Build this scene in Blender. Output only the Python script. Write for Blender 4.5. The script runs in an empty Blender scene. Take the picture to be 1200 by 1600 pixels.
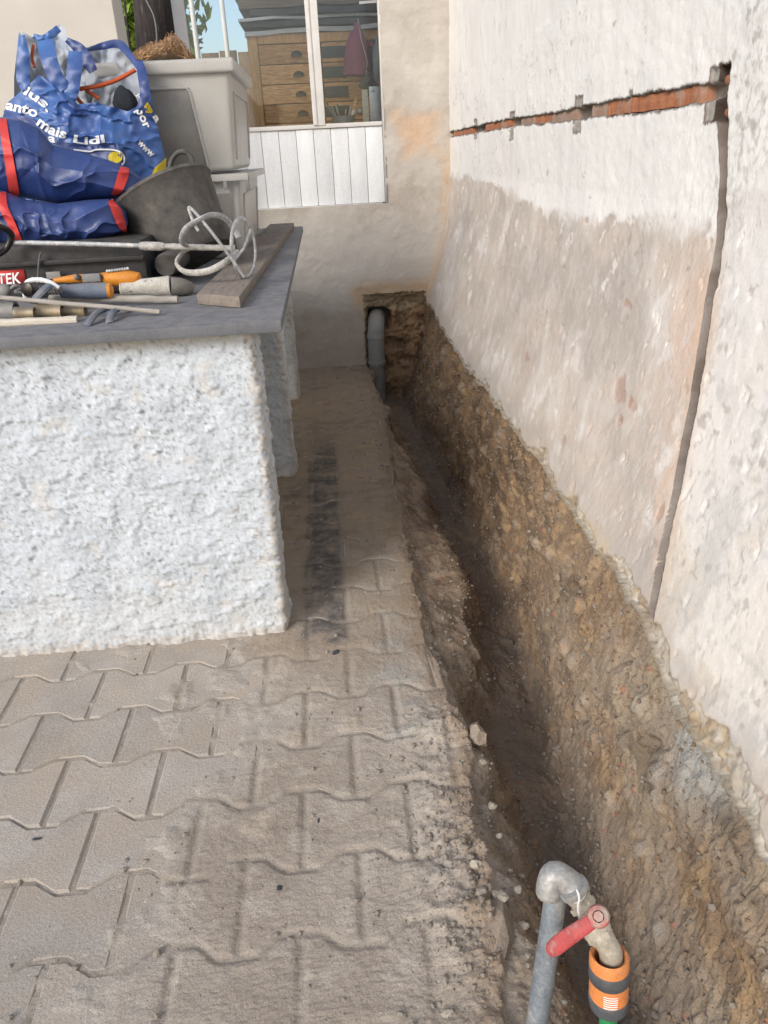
import bpy, bmesh, math, random
import numpy as np
from mathutils import Vector, Matrix

random.seed(7)
rng = np.random.default_rng(7)
SC = bpy.context.scene
C = SC.collection

# ------------------------------------------------------------------ camera
H = 1.25
F = 1205.0
def _n(v): return v / np.linalg.norm(v)
_fw = _n(np.array([500 - 600, 238 - 800, F]))
_dn = np.array([730 - 600, 3362 - 800, F]); _dn = _n(_dn - _fw * _dn.dot(_fw))
_rt = np.cross(_fw, -_dn); _rt = _rt if _rt[0] > 0 else -_rt
MW = np.array([_rt, _fw, -_dn])          # lens axes (x right, y down, z forward) to world
CAMP = np.array([0, 0, H])
def at(u, v, Y):                          # the place a sight line reaches at depth Y
    d = MW @ np.array([u - 600, v - 800, F])
    return d * (Y / d[1]) + CAMP
def on_z(u, v, z):
    d = MW @ np.array([u - 600, v - 800, F])
    return d * ((z - H) / d[2]) + CAMP
def proj(P):
    q = (np.asarray(P, float) - CAMP) @ MW
    return np.stack([600 + F * q[..., 0] / q[..., 2], 800 + F * q[..., 1] / q[..., 2]], -1)

cam = bpy.data.cameras.new('camera'); camo = bpy.data.objects.new('camera', cam); C.objects.link(camo)
cam.sensor_fit = 'VERTICAL'; cam.sensor_height = 24.0; cam.lens = 24.0 * F / 1600
cam.clip_start = 0.05; cam.clip_end = 500
r3 = np.stack([MW[:, 0], -MW[:, 1], -MW[:, 2]], 1)
m4 = Matrix.Identity(4)
for i in range(3):
    for j in range(3): m4[i][j] = r3[i, j]
m4.translation = Vector(CAMP)
camo.matrix_world = m4
SC.camera = camo

# ------------------------------------------------------------------ light
SUN_EL, SUN_AZ = math.radians(30.5), math.radians(220)      # azimuth clockwise from +Y
w = bpy.data.worlds.new('World'); SC.world = w; w.use_nodes = True
nt = w.node_tree
sky = nt.nodes.new('ShaderNodeTexSky'); sky.sky_type = 'NISHITA'; sky.sun_disc = False
sky.sun_elevation = SUN_EL; sky.sun_rotation = SUN_AZ; sky.dust_density = 2.5; sky.ozone_density = 1.0
nt.links.new(sky.outputs[0], nt.nodes['Background'].inputs[0])
nt.nodes['Background'].inputs[1].default_value = 0.14
sl = bpy.data.lights.new('sun', 'SUN'); sl.energy = 1.35; sl.angle = math.radians(20); sl.color = (1, .99, .97)
so = bpy.data.objects.new('sun', sl); C.objects.link(so)
sd = Vector((math.sin(SUN_AZ) * math.cos(SUN_EL), math.cos(SUN_AZ) * math.cos(SUN_EL), math.sin(SUN_EL)))
so.rotation_euler = sd.to_track_quat('Z', 'Y').to_euler()
SC.view_settings.view_transform = 'Standard'; SC.view_settings.look = 'None'
SC.view_settings.gamma = 1; SC.view_settings.use_curve_mapping = False
SC.view_settings.exposure = 0.5

# ------------------------------------------------------------------ noise
_pm = rng.permutation(256); _pm = np.concatenate([_pm, _pm])
_an = rng.random(256) * 2 * np.pi; _gx, _gy = np.cos(_an), np.sin(_an); _rv = rng.random((256, 3))
def pn(x, y, s=0):
    x = np.asarray(x, float) + s * 17.13; y = np.asarray(y, float) - s * 9.71
    xi = np.floor(x).astype(int); yi = np.floor(y).astype(int); a = x - xi; b = y - yi
    u = a * a * a * (a * (a * 6 - 15) + 10); v = b * b * b * (b * (b * 6 - 15) + 10)
    def g(ix, iy, dx, dy):
        h = _pm[(_pm[ix & 255] + iy) & 255]; return _gx[h] * dx + _gy[h] * dy
    n0 = g(xi, yi, a, b) * (1 - u) + g(xi + 1, yi, a - 1, b) * u
    n1 = g(xi, yi + 1, a, b - 1) * (1 - u) + g(xi + 1, yi + 1, a - 1, b - 1) * u
    return (n0 * (1 - v) + n1 * v) * 1.5
def fbm(x, y, o=4, s=0, gain=.5):
    t = 0; a = 1.; f = 1.
    for i in range(o):
        t = t + a * pn(x * f, y * f, s + i * 3); a *= gain; f *= 2.07
    return t
def worley(x, y, s=0):
    x = np.asarray(x, float) + s * 31.7; y = np.asarray(y, float) + s * 11.3
    xi = np.floor(x).astype(int); yi = np.floor(y).astype(int)
    f1 = np.full(np.shape(x), 9.); f2 = f1.copy(); cid = np.zeros(np.shape(x), int)
    for i in (-1, 0, 1):
        for j in (-1, 0, 1):
            h = _pm[(_pm[(xi + i) & 255] + yi + j) & 255]
            d = np.hypot(xi + i + _rv[h, 0] - x, yi + j + _rv[h, 1] - y)
            c = d < f1
            f2 = np.where(c, f1, np.minimum(f2, d)); cid = np.where(c, h, cid); f1 = np.where(c, d, f1)
    return f1, f2, cid
def sst(a, b, x):
    t = np.clip((x - a) / (b - a), 0, 1); return t * t * (3 - 2 * t)
def mixc(c, d, k):
    k = np.clip(k, 0, 1)[..., None]; return c * (1 - k) + np.asarray(d) * k
def full(shape, c): return np.broadcast_to(np.array(c, float), shape + (3,)).copy()

# ------------------------------------------------------------------ materials
def _mk(name):
    m = bpy.data.materials.new(name); m.use_nodes = True
    t = m.node_tree; return m, t, t.nodes['Principled BSDF']
def ramp(t, src, a, b):
    r = t.nodes.new('ShaderNodeMapRange'); r.inputs[1].default_value = a; r.inputs[2].default_value = b
    t.links.new(src, r.inputs[0]); return r.outputs[0]
def mixn(t, fac, a, b, mode='MIX'):
    x = t.nodes.new('ShaderNodeMix'); x.data_type = 'RGBA'; x.blend_type = mode
    for s, val in ((0, fac), (6, a), (7, b)):
        if isinstance(val, bpy.types.NodeSocket): t.links.new(val, x.inputs[s])
        elif s == 0: x.inputs[0].default_value = val
        else: x.inputs[s].default_value = (*val, 1)
    return x.outputs[2]
def noise(t, vec, sc, det=4, ro=.6):
    n = t.nodes.new('ShaderNodeTexNoise'); n.inputs['Scale'].default_value = sc
    n.inputs['Detail'].default_value = det; n.inputs['Roughness'].default_value = ro
    t.links.new(vec, n.inputs['Vector']); return n.outputs[0]
def mat(name, c1, c2=None, sc=9, rough=.85, bump=.25, bsc=90, bdist=.002, metal=0, dust=0, dustc=(.30, .265, .225), attr=False,
        spk=.25, spsc=260, stretch=None, spec=.3, c3=None, sc3=25, t3=(.55, .7), objrand=0, trans=0, alpha=1, sheen=0):
    m, t, b = _mk(name)
    g = t.nodes.new('ShaderNodeNewGeometry'); vec = g.outputs['Position']
    if stretch:
        mp = t.nodes.new('ShaderNodeMapping'); mp.inputs['Scale'].default_value = stretch
        t.links.new(vec, mp.inputs[0]); svec = mp.outputs[0]
    else: svec = vec
    if attr:
        a = t.nodes.new('ShaderNodeVertexColor'); a.layer_name = 'Col'; col = a.outputs[0]
    else:
        col = mixn(t, ramp(t, noise(t, svec, sc), .35, .65), c1, c2 or tuple(x * .75 for x in c1))
    if c3: col = mixn(t, ramp(t, noise(t, svec, sc3, 5), *t3), col, c3)
    if spk:
        n = ramp(t, noise(t, svec, spsc, 3, .7), .25, .75)
        r = t.nodes.new('ShaderNodeMapRange'); r.inputs[3].default_value = 1 - spk; r.inputs[4].default_value = 1 + spk
        t.links.new(n, r.inputs[0]); cb = t.nodes.new('ShaderNodeCombineColor')
        for i in range(3): t.links.new(r.outputs[0], cb.inputs[i])
        col = mixn(t, 1.0, col, cb.outputs[0], 'MULTIPLY')
    if objrand:
        oi = t.nodes.new('ShaderNodeObjectInfo'); r = t.nodes.new('ShaderNodeMapRange')
        r.inputs[3].default_value = 1 - objrand; r.inputs[4].default_value = 1 + objrand
        t.links.new(oi.outputs['Random'], r.inputs[0]); cb = t.nodes.new('ShaderNodeCombineColor')
        for i in range(3): t.links.new(r.outputs[0], cb.inputs[i])
        col = mixn(t, 1.0, col, cb.outputs[0], 'MULTIPLY')
    if dust:
        sp = t.nodes.new('ShaderNodeSeparateXYZ'); t.links.new(g.outputs['Normal'], sp.inputs[0])
        up = ramp(t, sp.outputs[2], -.5, 1.0)
        mu = t.nodes.new('ShaderNodeMath'); mu.operation = 'MULTIPLY'; t.links.new(up, mu.inputs[0])
        t.links.new(ramp(t, noise(t, vec, 28, 6, .7), .3, .62), mu.inputs[1])
        m2 = t.nodes.new('ShaderNodeMath'); m2.operation = 'MULTIPLY'; m2.inputs[1].default_value = dust
        t.links.new(mu.outputs[0], m2.inputs[0]); col = mixn(t, m2.outputs[0], col, dustc)
    t.links.new(col, b.inputs['Base Color'])
    b.inputs['Roughness'].default_value = rough; b.inputs['Metallic'].default_value = metal
    b.inputs['Specular IOR Level'].default_value = spec
    if trans:
        b.inputs['Transmission Weight'].default_value = trans
    if alpha < 1: b.inputs['Alpha'].default_value = alpha
    if bump:
        bp = t.nodes.new('ShaderNodeBump'); bp.inputs['Strength'].default_value = bump; bp.inputs['Distance'].default_value = bdist
        t.links.new(noise(t, svec, bsc, 6, .65), bp.inputs['Height']); t.links.new(bp.outputs[0], b.inputs['Normal'])
    return m

MT = {}
MT['ground'] = mat('ground_dirt', (0, 0, 0), attr=True, spk=.34, spsc=330, bump=.7, bsc=150, bdist=.004, rough=.95, spec=.15)
MT['paver'] = mat('paver_concrete', (.40, .368, .332), (.325, .295, .262), sc=7, c3=(.375, .325, .272), sc3=6, t3=(.42, .62), spk=.36, spsc=340, bump=.8, bsc=150, bdist=.003, rough=.93, spec=.15, objrand=.06)
MT['bed'] = mat('bedding_sand', (.24, .2, .16), rough=.95)
MT['wall'] = mat('wall_plaster', (0, 0, 0), attr=True, spk=.07, spsc=160, bump=.4, bsc=70, bdist=.003, rough=.92, spec=.15)
MT['wall2'] = mat('back_render', (0, 0, 0), attr=True, spk=.09, spsc=140, bump=.35, bsc=55, bdist=.003, rough=.93, spec=.15)
MT['stucco'] = mat('white_stucco', (0, 0, 0), attr=True, spk=.1, spsc=210, bump=.5, bsc=140, bdist=.003, rough=.9, spec=.2)
MT['terra'] = mat('terracotta', (.42, .17, .085), (.30, .12, .06), sc=22, c3=(.34, .27, .22), sc3=14, t3=(.5, .68), bump=.6, bsc=110)
MT['terradust'] = mat('dusty_terracotta', (.33, .24, .19), (.27, .2, .165), sc=30, c3=(.38, .2, .12), sc3=30, t3=(.5, .65), bump=.6, bsc=110)
MT['mortar'] = mat('grey_mortar', (.25, .235, .22), (.18, .165, .15), sc=20, bump=.6, bsc=120)
MT['slate'] = mat('slate_slab', (.135, .145, .165), (.105, .113, .13), sc=6, rough=.7, dust=.8, dustc=(.235, .225, .22), bump=.25, bsc=60)
MT['plank'] = mat('grey_plank', (.235, .2, .175), (.17, .145, .125), sc=9, stretch=(8, 1, 8), c3=(.1, .085, .08), sc3=7, t3=(.62, .68), bump=.3, bsc=60)
MT['whitepaint'] = mat('white_painted_wood', (.70, .72, .74), (.62, .64, .66), sc=6, stretch=(3, 3, .6), rough=.6, objrand=.07, c3=(.5, .5, .5), sc3=22, t3=(.68, .74), bump=.1)
MT['frame'] = mat('window_frame_paint', (.66, .65, .63), (.58, .57, .55), sc=8, rough=.55, bump=.1, spk=.08)
MT['bag'] = mat('blue_bag_plastic', (.027, .055, .2), (.019, .04, .15), sc=7, rough=.42, bump=.3, bsc=16, bdist=.01, spk=.08, spec=.5, dust=.2, dustc=(.16, .2, .32))
MT['bagl'] = mat('blue_print_plastic', (.045, .13, .37), (.024, .06, .22), sc=9, rough=.4, bump=.35, bsc=18, bdist=.01, spk=.08, spec=.5, dust=.2, dustc=(.2, .27, .42))
MT['baginner'] = mat('silver_bag_lining', (.46, .49, .53), (.33, .37, .43), sc=12, rough=.42, bump=.5, bsc=26, bdist=.008, spk=.06)
MT['red'] = mat('red_band', (.60, .06, .055), (.5, .05, .045), sc=12, rough=.5, bump=.15, spk=.06)
MT['orangetrim'] = mat('orange_piping', (.55, .1, .03), rough=.5, bump=.1)
MT['white'] = mat('white_print', (.74, .75, .76), (.66, .67, .69), rough=.55, bump=.05, spk=.06)
MT['yellow'] = mat('yellow_print', (.62, .48, .02), (.5, .38, .02), rough=.5, bump=.2, bsc=20)
MT['blackcloth'] = mat('dark_cloth', (.022, .027, .035), rough=.9, bump=.4)
MT['rubber'] = mat('dusty_black_rubber', (.045, .045, .045), (.075, .071, .066), sc=14, rough=.75, dust=.38, c3=(.15, .14, .125), sc3=11, t3=(.6, .85), spk=.3, bump=.4)
MT['blackplastic'] = mat('black_plastic', (.018, .02, .024), (.03, .031, .035), rough=.55, dust=.25, bump=.15)
MT['boxplastic'] = mat('dusty_clear_plastic', (.60, .59, .56), (.52, .51, .48), sc=5, rough=.38, bump=.1, spk=.06, spec=.45, trans=.15, alpha=.8, dust=.25, dustc=(.42, .385, .33))
MT['boxpanel'] = mat('dark_clear_panel', (.40, .38, .345), (.28, .265, .24), sc=6, rough=.4, bump=.1, spk=.08, spec=.45, alpha=.6)  # front panels darker and greyer than the box body
MT['burlap'] = mat('brown_burlap', (.36, .26, .17), (.22, .16, .11), sc=40, stretch=(1, 1, .25), bump=.8, bsc=180, bdist=.004, spk=.4)
MT['fibre'] = mat('orange_brown_fibre', (.5, .3, .15), (.3, .2, .12), sc=60, bump=0)
MT['steel'] = mat('mixer_steel', (.42, .44, .46), (.3, .31, .32), sc=25, rough=.6, metal=.2, c3=(.55, .54, .52), sc3=60, t3=(.5, .6), bump=.5, bsc=160)
MT['crust'] = mat('mortar_crust', (.50, .485, .46), (.34, .33, .31), sc=50, c3=(.12, .115, .11), sc3=90, t3=(.6, .68), bump=1, bsc=140, bdist=.004)
MT['orange'] = mat('orange_tool_plastic', (.62, .24, .02), (.5, .18, .02), rough=.5, dust=.15)
MT['bluehandle'] = mat('grey_blue_handle', (.12, .155, .215), (.1, .125, .17), rough=.65, dust=.5)
MT['tape'] = mat('white_tape', (.6, .58, .53), (.45, .43, .38), sc=30, c3=(.16, .15, .14), sc3=45, t3=(.64, .7), bump=.6, bsc=110)
MT['stick'] = mat('weathered_stick', (.38, .355, .32), (.27, .25, .225), sc=12, stretch=(1, 8, 8), bump=.5, bsc=80)
MT['palestick'] = mat('pale_stick', (.58, .54, .46), (.48, .44, .37), sc=12, stretch=(1, 8, 8), bump=.4, bsc=80)
MT['brass'] = mat('dusty_brass', (.3, .24, .15), (.22, .19, .14), rough=.5, metal=.5, dust=.5)
MT['greyfit'] = mat('dusty_grey_fitting', (.24, .24, .24), (.17, .17, .175), rough=.6, metal=.2, dust=.5)
MT['pvc'] = mat('grey_pvc', (.27, .285, .28), (.21, .22, .22), rough=.5, dust=.5, c3=(.28, .25, .2), sc3=18, t3=(.56, .7), bump=.15)
MT['galv'] = mat('galvanised_pipe', (.24, .275, .31), (.18, .205, .23), sc=40, rough=.55, metal=.35, c3=(.36, .35, .33), sc3=55, t3=(.55, .7), bump=.3, bsc=120)
MT['elbow'] = mat('grey_elbow_iron', (.36, .36, .35), (.25, .25, .245), sc=40, rough=.5, metal=.3, c3=(.6, .6, .58), sc3=45, t3=(.62, .7), bump=.5, bsc=110)
MT['brasslight'] = mat('limescaled_brass', (.46, .42, .35), (.36, .33, .27), sc=45, rough=.5, metal=.25, bump=.4, bsc=130)
MT['lever'] = mat('red_lever_plastic', (.43, .06, .065), (.34, .05, .055), sc=35, rough=.55, dust=.3, dustc=(.42, .26, .23), c3=(.32, .2, .18), sc3=60, t3=(.57, .68), bump=.25)
MT['levereye'] = mat('dusty_red_eye', (.36, .2, .17), (.4, .34, .3), sc=55, rough=.6, c3=(.42, .07, .07), sc3=50, t3=(.5, .62), bump=.4)
MT['hoseorange'] = mat('orange_hose_plastic', (.66, .2, .045), (.56, .18, .05), sc=30, rough=.5, dust=.4, dustc=(.6, .4, .22))
MT['hosegrey'] = mat('grey_hose_plastic', (.06, .068, .08), (.045, .05, .06), sc=40, rough=.55, dust=.4, dustc=(.26, .25, .23))
MT['green'] = mat('green_hose', (.02, .22, .07), rough=.45)
MT['wood'] = mat('drawer_wood', (.60, .32, .14), (.36, .18, .075), sc=7, stretch=(2, 2, 14), rough=.6, bump=.2, c3=(.66, .42, .22), sc3=9, t3=(.5, .7), objrand=.25)
MT['woodframe'] = mat('cabinet_wood', (.62, .36, .165), (.45, .25, .11), sc=9, stretch=(10, 10, 1.5), rough=.6, bump=.2)
MT['metaldark'] = mat('dark_cup_pull', (.05, .045, .042), rough=.35, metal=.7, bump=.1)
MT['labelplate'] = mat('dark_label_plate', (.03, .033, .04), (.05, .055, .062), sc=30, rough=.4)
MT['purple'] = mat('purple_lampshade', (.30, .05, .115), rough=.4, bump=.05)
MT['glassy'] = mat('pale_glass', (.35, .42, .43), rough=.15, trans=.5, spk=0, bump=0)
MT['paperwhite'] = mat('paper_sheets', (.5, .5, .5), (.38, .38, .39), stretch=(1, 1, 30), rough=.7)
MT['paperdark'] = mat('dark_folder', (.035, .036, .042), (.06, .055, .055), rough=.6)
MT['paperbrown'] = mat('brown_folder', (.2, .15, .11), (.12, .09, .07), stretch=(1, 1, 20), rough=.7)
MT['cream'] = mat('cream_plaster', (.56, .53, .475), (.52, .49, .44), sc=4, spk=.04, bump=.15)
MT['roomwall'] = mat('room_plaster', (.55, .52, .48), (.48, .45, .42), sc=4)
MT['trunk'] = mat('dark_bark', (.07, .055, .05), (.035, .03, .03), sc=10, stretch=(4, 4, .6), bump=1, bsc=40, bdist=.01, c3=(.22, .2, .18), sc3=14, t3=(.62, .7))
MT['leaf'] = mat('sun_tinted_leaf', (.34, .46, .06), (.16, .27, .025), sc=6, rough=.5, objrand=.2, bump=0)  # sunlight is put into the bright yellow green of the leaves
MT['stone'] = mat('loose_stone', (.36, .32, .27), (.24, .21, .175), sc=30, bump=.5, bsc=160, objrand=.3)
MT['dustrock'] = mat('dusty_brown_rock', (.30, .25, .2), (.22, .178, .14), sc=25, bump=.8, bsc=140)
MT['darkstone'] = mat('dark_pebble', (.05, .055, .065), (.035, .038, .045), sc=60, bump=.3)
MT['brickchip'] = mat('brick_chip', (.36, .13, .08), (.28, .1, .06), sc=60, bump=.5)
MT['metalpot'] = mat('tin_metal', (.4, .42, .44), rough=.35, metal=.6, bump=.1)
MT['fence'] = mat('brown_fence_board', (.2, .14, .095), (.14, .1, .07), stretch=(6, 6, 1))
MT['wire'] = mat('pale_wire', (.5, .48, .45), bump=0)

def glass():
    m, t, b = _mk('window_glass'); t.nodes.remove(b)
    tr = t.nodes.new('ShaderNodeBsdfTransparent'); gl = t.nodes.new('ShaderNodeBsdfGlossy'); gl.inputs['Roughness'].default_value = .01
    tr.inputs[0].default_value = (.93, .95, .95, 1)
    lw = t.nodes.new('ShaderNodeFresnel'); lw.inputs[0].default_value = 1.5
    mx = t.nodes.new('ShaderNodeMixShader'); t.links.new(lw.outputs[0], mx.inputs[0]); t.links.new(tr.outputs[0], mx.inputs[1]); t.links.new(gl.outputs[0], mx.inputs[2])
    t.links.new(mx.outputs[0], t.nodes['Material Output'].inputs[0]); return m
MT['glass'] = glass()

# ------------------------------------------------------------------ builders
ORG = {}
def org(o):
    return ORG.get(o.name, np.zeros(3)) if o else np.zeros(3)
def mesh_np(name, V, Fc, cols=None, smooth=True):
    me = bpy.data.meshes.new(name)
    V = np.asarray(V, np.float32); Fc = np.asarray(Fc, np.int32)
    k = Fc.shape[1]
    me.vertices.add(len(V)); me.vertices.foreach_set('co', V.ravel())
    me.loops.add(Fc.size); me.loops.foreach_set('vertex_index', Fc.ravel())
    me.polygons.add(len(Fc)); me.polygons.foreach_set('loop_start', np.arange(0, Fc.size, k, dtype=np.int32))
    me.update(calc_edges=True)
    me.polygons.foreach_set('use_smooth', np.full(len(Fc), smooth))
    if cols is not None:
        a = me.color_attributes.new('Col', 'FLOAT_COLOR', 'POINT')
        a.data.foreach_set('color', np.concatenate([cols.reshape(-1, 3), np.ones((len(V), 1))], 1).astype(np.float32).ravel())
    me.validate(); return me
def link(name, me, m, parent=None, kind=None, label=None, cat=None, group=None):
    o = bpy.data.objects.new(name, me); C.objects.link(o)
    if m is not None and me is not None and not me.materials: me.materials.append(m)
    if parent is not None:
        o.parent = parent; ORG[o.name] = org(parent)
    if kind: o['kind'] = kind
    if label: o['label'] = label
    if cat: o['category'] = cat
    if group: o['group'] = group
    return o
def thing(name, label, cat, loc, group=None):
    o = bpy.data.objects.new(name, None); C.objects.link(o); o.empty_display_size = .05
    o.location = tuple(float(c) for c in loc); ORG[o.name] = np.array(loc, float)
    o['label'] = label; o['category'] = cat
    if group: o['group'] = group
    return o
def grid_faces(n, m, mask=None):
    i = np.arange(n - 1)[:, None] * m + np.arange(m - 1)[None]
    f = np.stack([i, i + 1, i + m + 1, i + m], -1)
    return f[mask] if mask is not None else f.reshape(-1, 4)
def sheet(name, P, m, cols=None, mask=None, flip=False, parent=None, **kw):
    n, k = P.shape[:2]; f = grid_faces(n, k, mask)
    if flip: f = f[:, ::-1]
    V = P.reshape(-1, 3) - org(parent)
    if mask is not None:
        use = np.zeros(len(V), bool); use[f.ravel()] = True
        idx = np.cumsum(use) - 1; f = idx[f]; V = V[use]
        if cols is not None: cols = cols.reshape(-1, 3)[use]
    return link(name, mesh_np(name, V, f, cols), m, parent, **kw)

class MB:
    def __init__(s): s.v = []; s.f = []
    def add(s, V, Fs):
        b = len(s.v); s.v += [tuple(map(float, p)) for p in V]; s.f += [tuple(b + i for i in f) for f in Fs]; return s
    def box(s, c, sz, R=None):
        c = np.array(c, float); h = np.array(sz, float) / 2
        V = np.array([[x, y, z] for z in (-1, 1) for y in (-1, 1) for x in (-1, 1)]) * h
        if R is not None: V = V @ np.array(R).T
        return s.add(V + c, [(0, 2, 3, 1), (4, 5, 7, 6), (0, 1, 5, 4), (2, 6, 7, 3), (0, 4, 6, 2), (1, 3, 7, 5)])
    def hexa(s, b, t):       # bottom four, top four corners
        return s.add(list(b) + list(t), [(3, 2, 1, 0), (4, 5, 6, 7)] + [(i, (i + 1) % 4, 4 + (i + 1) % 4, 4 + i) for i in range(4)])
    def tube(s, path, r, n=12, caps=True, flat=1.0, upv=None):
        P = np.array(path, float); r = np.broadcast_to(np.array(r, float), (len(P),))
        T = np.gradient(P, axis=0); T /= np.linalg.norm(T, axis=1)[:, None] + 1e-9
        u = np.array(upv if upv is not None else ((0, 0, 1) if abs(T[0][2]) < .9 else (1, 0, 0)), float)
        V = []
        for i in range(len(P)):
            a = u - T[i] * u.dot(T[i]); a /= np.linalg.norm(a) + 1e-9; u = a; b = np.cross(T[i], a)
            for k in range(n):
                th = 2 * math.pi * k / n; V.append(P[i] + r[i] * (math.cos(th) * a * flat + math.sin(th) * b))
        Fs = [(i * n + k, i * n + (k + 1) % n, (i + 1) * n + (k + 1) % n, (i + 1) * n + k) for i in range(len(P) - 1) for k in range(n)]
        if caps: Fs += [tuple(range(n))[::-1], tuple((len(P) - 1) * n + k for k in range(n))]
        return s.add(V, Fs)
    def lathe(s, prof, o, axis=(0, 0, 1), n=28, caps=True):       # prof: (radius, height)
        ax = _n(np.array(axis, float)); a = np.cross(ax, (0, 1, 0) if abs(ax[1]) < .9 else (1, 0, 0)); a = _n(a); b = np.cross(ax, a)
        o = np.array(o, float); V = []
        for rr, hh in prof:
            for k in range(n):
                th = 2 * math.pi * k / n; V.append(o + ax * hh + rr * (math.cos(th) * a + math.sin(th) * b))
        m = len(prof)
        Fs = [(i * n + k, i * n + (k + 1) % n, (i + 1) * n + (k + 1) % n, (i + 1) * n + k) for i in range(m - 1) for k in range(n)]
        if caps: Fs += [tuple(range(n))[::-1], tuple((m - 1) * n + k for k in range(n))]
        return s.add(V, Fs)
    def build(s, name, m, parent=None, bevel=0, smooth=True, seg=2, shade=40, **kw):
        me = bpy.data.meshes.new(name); o0 = org(parent)
        me.from_pydata([tuple(np.array(p) - o0) for p in s.v], [], s.f); me.validate()
        bm = bmesh.new(); bm.from_mesh(me); bmesh.ops.recalc_face_normals(bm, faces=bm.faces)
        if bevel:
            ed = [e for e in bm.edges if len(e.link_faces) == 2 and e.calc_face_angle(0) > .6]
            bmesh.ops.bevel(bm, geom=ed, offset=bevel, segments=seg, profile=.6, affect='EDGES', clamp_overlap=True)
        for e in bm.edges: e.smooth = not (len(e.link_faces) == 2 and e.calc_face_angle(0) > math.radians(shade))
        bm.to_mesh(me); bm.free()
        me.polygons.foreach_set('use_smooth', [smooth] * len(me.polygons))
        return link(name, me, m, parent, **kw)
def smoothpath(P, n=40):          # Catmull-Rom
    P = np.array(P, float); Q = np.vstack([2 * P[0] - P[1], P, 2 * P[-1] - P[-2]]); out = []
    ts = np.linspace(0, len(P) - 1 - 1e-6, n)
    for t in ts:
        i = int(t); f = t - i; a, b, c, d = Q[i:i + 4]
        out.append(.5 * ((2 * b) + (c - a) * f + (2 * a - 5 * b + 4 * c - d) * f * f + (3 * b - a - 3 * c + d) * f ** 3))
    return np.array(out)
def blob(c, r, seed=0, sub=2, sq=(1, 1, 1), amp=.25):       # irregular stone as (verts, faces)
    bm = bmesh.new(); bmesh.ops.create_icosphere(bm, subdivisions=sub, radius=1)
    V = np.array([v.co[:] for v in bm.verts]); Fs = [tuple(v.index for v in f.verts) for f in bm.faces]; bm.free()
    d = 1 + amp * pn(V[:, 0] * 1.3 + V[:, 2] * .7, V[:, 1] * 1.3 - V[:, 2] * .5, seed) + amp * .5 * pn(V[:, 0] * 3 + V[:, 2], V[:, 1] * 3, seed + 5)
    return V * d[:, None] * np.array(sq) * r + np.array(c), Fs

# ================================================================== GROUND with trench
def edge_x(Y):
    return np.interp(Y, [.4, .8, 1.0, 1.2, 1.42, 1.6, 1.8, 2.04, 2.5, 3.0, 3.93, 4.5, 4.9], [.16, .2, .205, .22, .245, .21, .192, .195, .2, .21, .235, .215, .2])
def ledge_x(Y):
    return np.interp(Y, [.4, .8, 1.1, 1.35, 1.6, 2.0, 2.4, 3.0, 3.5, 3.93, 4.5, 4.8], [.3, .325, .33, .34, .345, .385, .4, .365, .315, .285, .25, .225])
def base_z(Y):
    return np.interp(Y, [.4, .78, .95, 1.25, 1.72, 2.44, 3.49, 4.88], [.33, .33, .33, .378, .398, .396, .372, .415])
PX, PY, RX0, RY0 = .22, .17, -.684, .062
def boundary(j, x):       # wavy joint j of the pavers: pushed out by the ends of row j-1, pulled in by row j
    ph = RX0 + .11 * ((j - 1 - 9) % 2)
    return RY0 + j * PY + .017 * np.clip(1.9 * np.cos(2 * np.pi * (x - ph) / PX), -1, 1)
def joint_dist(x, Y):
    j = np.floor((Y - RY0) / PY).astype(int); d = np.full(np.shape(x), 9.); row = j.copy()
    for k in (-1, 0, 1, 2):
        d = np.minimum(d, np.abs(Y - boundary(j + k, x)))
    for k in (-1, 0, 1):
        row = np.where((Y >= boundary(j + k, x)) & (Y < boundary(j + k + 1, x)), j + k, row)
    ph = RX0 + .11 * ((row - 9) % 2)
    return np.minimum(d, np.abs((x - ph + PX / 2) % PX - PX / 2))

Ys = [.55]
while Ys[-1] < 4.93: Ys.append(Ys[-1] * 1.0034)
Ys = np.array([-60, -15, -4, -1, 0, .3] + Ys + [5.0, 5.1, 5.4, 7, 14, 40, 90])
NY = len(Ys)
xf = np.concatenate([[-90, -30, -8, -3, -1.9], np.arange(-1.5, -.62, .009), np.arange(-.62, .0, .0058), np.linspace(.002, 1, 1)])
xf = xf[:-1]                                   # fixed columns up to x = 0, then stretched up to the paving edge
nE = 48
eX, lX, bZ = edge_x(Ys), ledge_x(Ys), base_z(Ys)
eXn = eX + .014 * fbm(Ys * 6, Ys * 0, 5, 4, .65) * (Ys > .5)
lXn = lX - .035 + .03 * fbm(Ys * 4, Ys * 0 + 3, 3, 8)
cols_x = [np.broadcast_to(xf[None], (NY, len(xf)))] + [(eXn[:, None] * np.linspace(0, 1, nE)[None])]
FX = np.concatenate(cols_x, 1); NF = FX.shape[1]
near = sst(1.6, .9, Ys)
p4 = np.interp(Ys, [.8, 1.2, 1.55, 2.2, 2.6, 3.2, 3.9, 4.6], [.462, .468, .49, .545, .55, .51, .47, .44])
ctrl = [(eXn, 0 * Ys), (eXn + .02 + .025 * near, -.04 + .022 * near), (lXn + .012 * near, -.085 - .02 * np.sin(Ys * 5) * (1 - near) + .012 * near), (lXn + .065 + .02 * near, -.225 + 0 * Ys),
        (np.maximum(p4, lXn + .07), -.265 + 0 * Ys), (np.maximum(p4 + .03, lXn + .09), -.18 + 0 * Ys), (np.maximum(.548, p4 + .045), .06 + 0 * Ys),
        (.588 + 0 * Ys, .27 + 0 * Ys), (.622 + 0 * Ys, bZ + .015), (.70 + 0 * Ys, bZ + .05)]
nseg = [10, 26, 26, 22, 22, 40, 38, 34, 10]
TX, TZ = [], []
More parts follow.
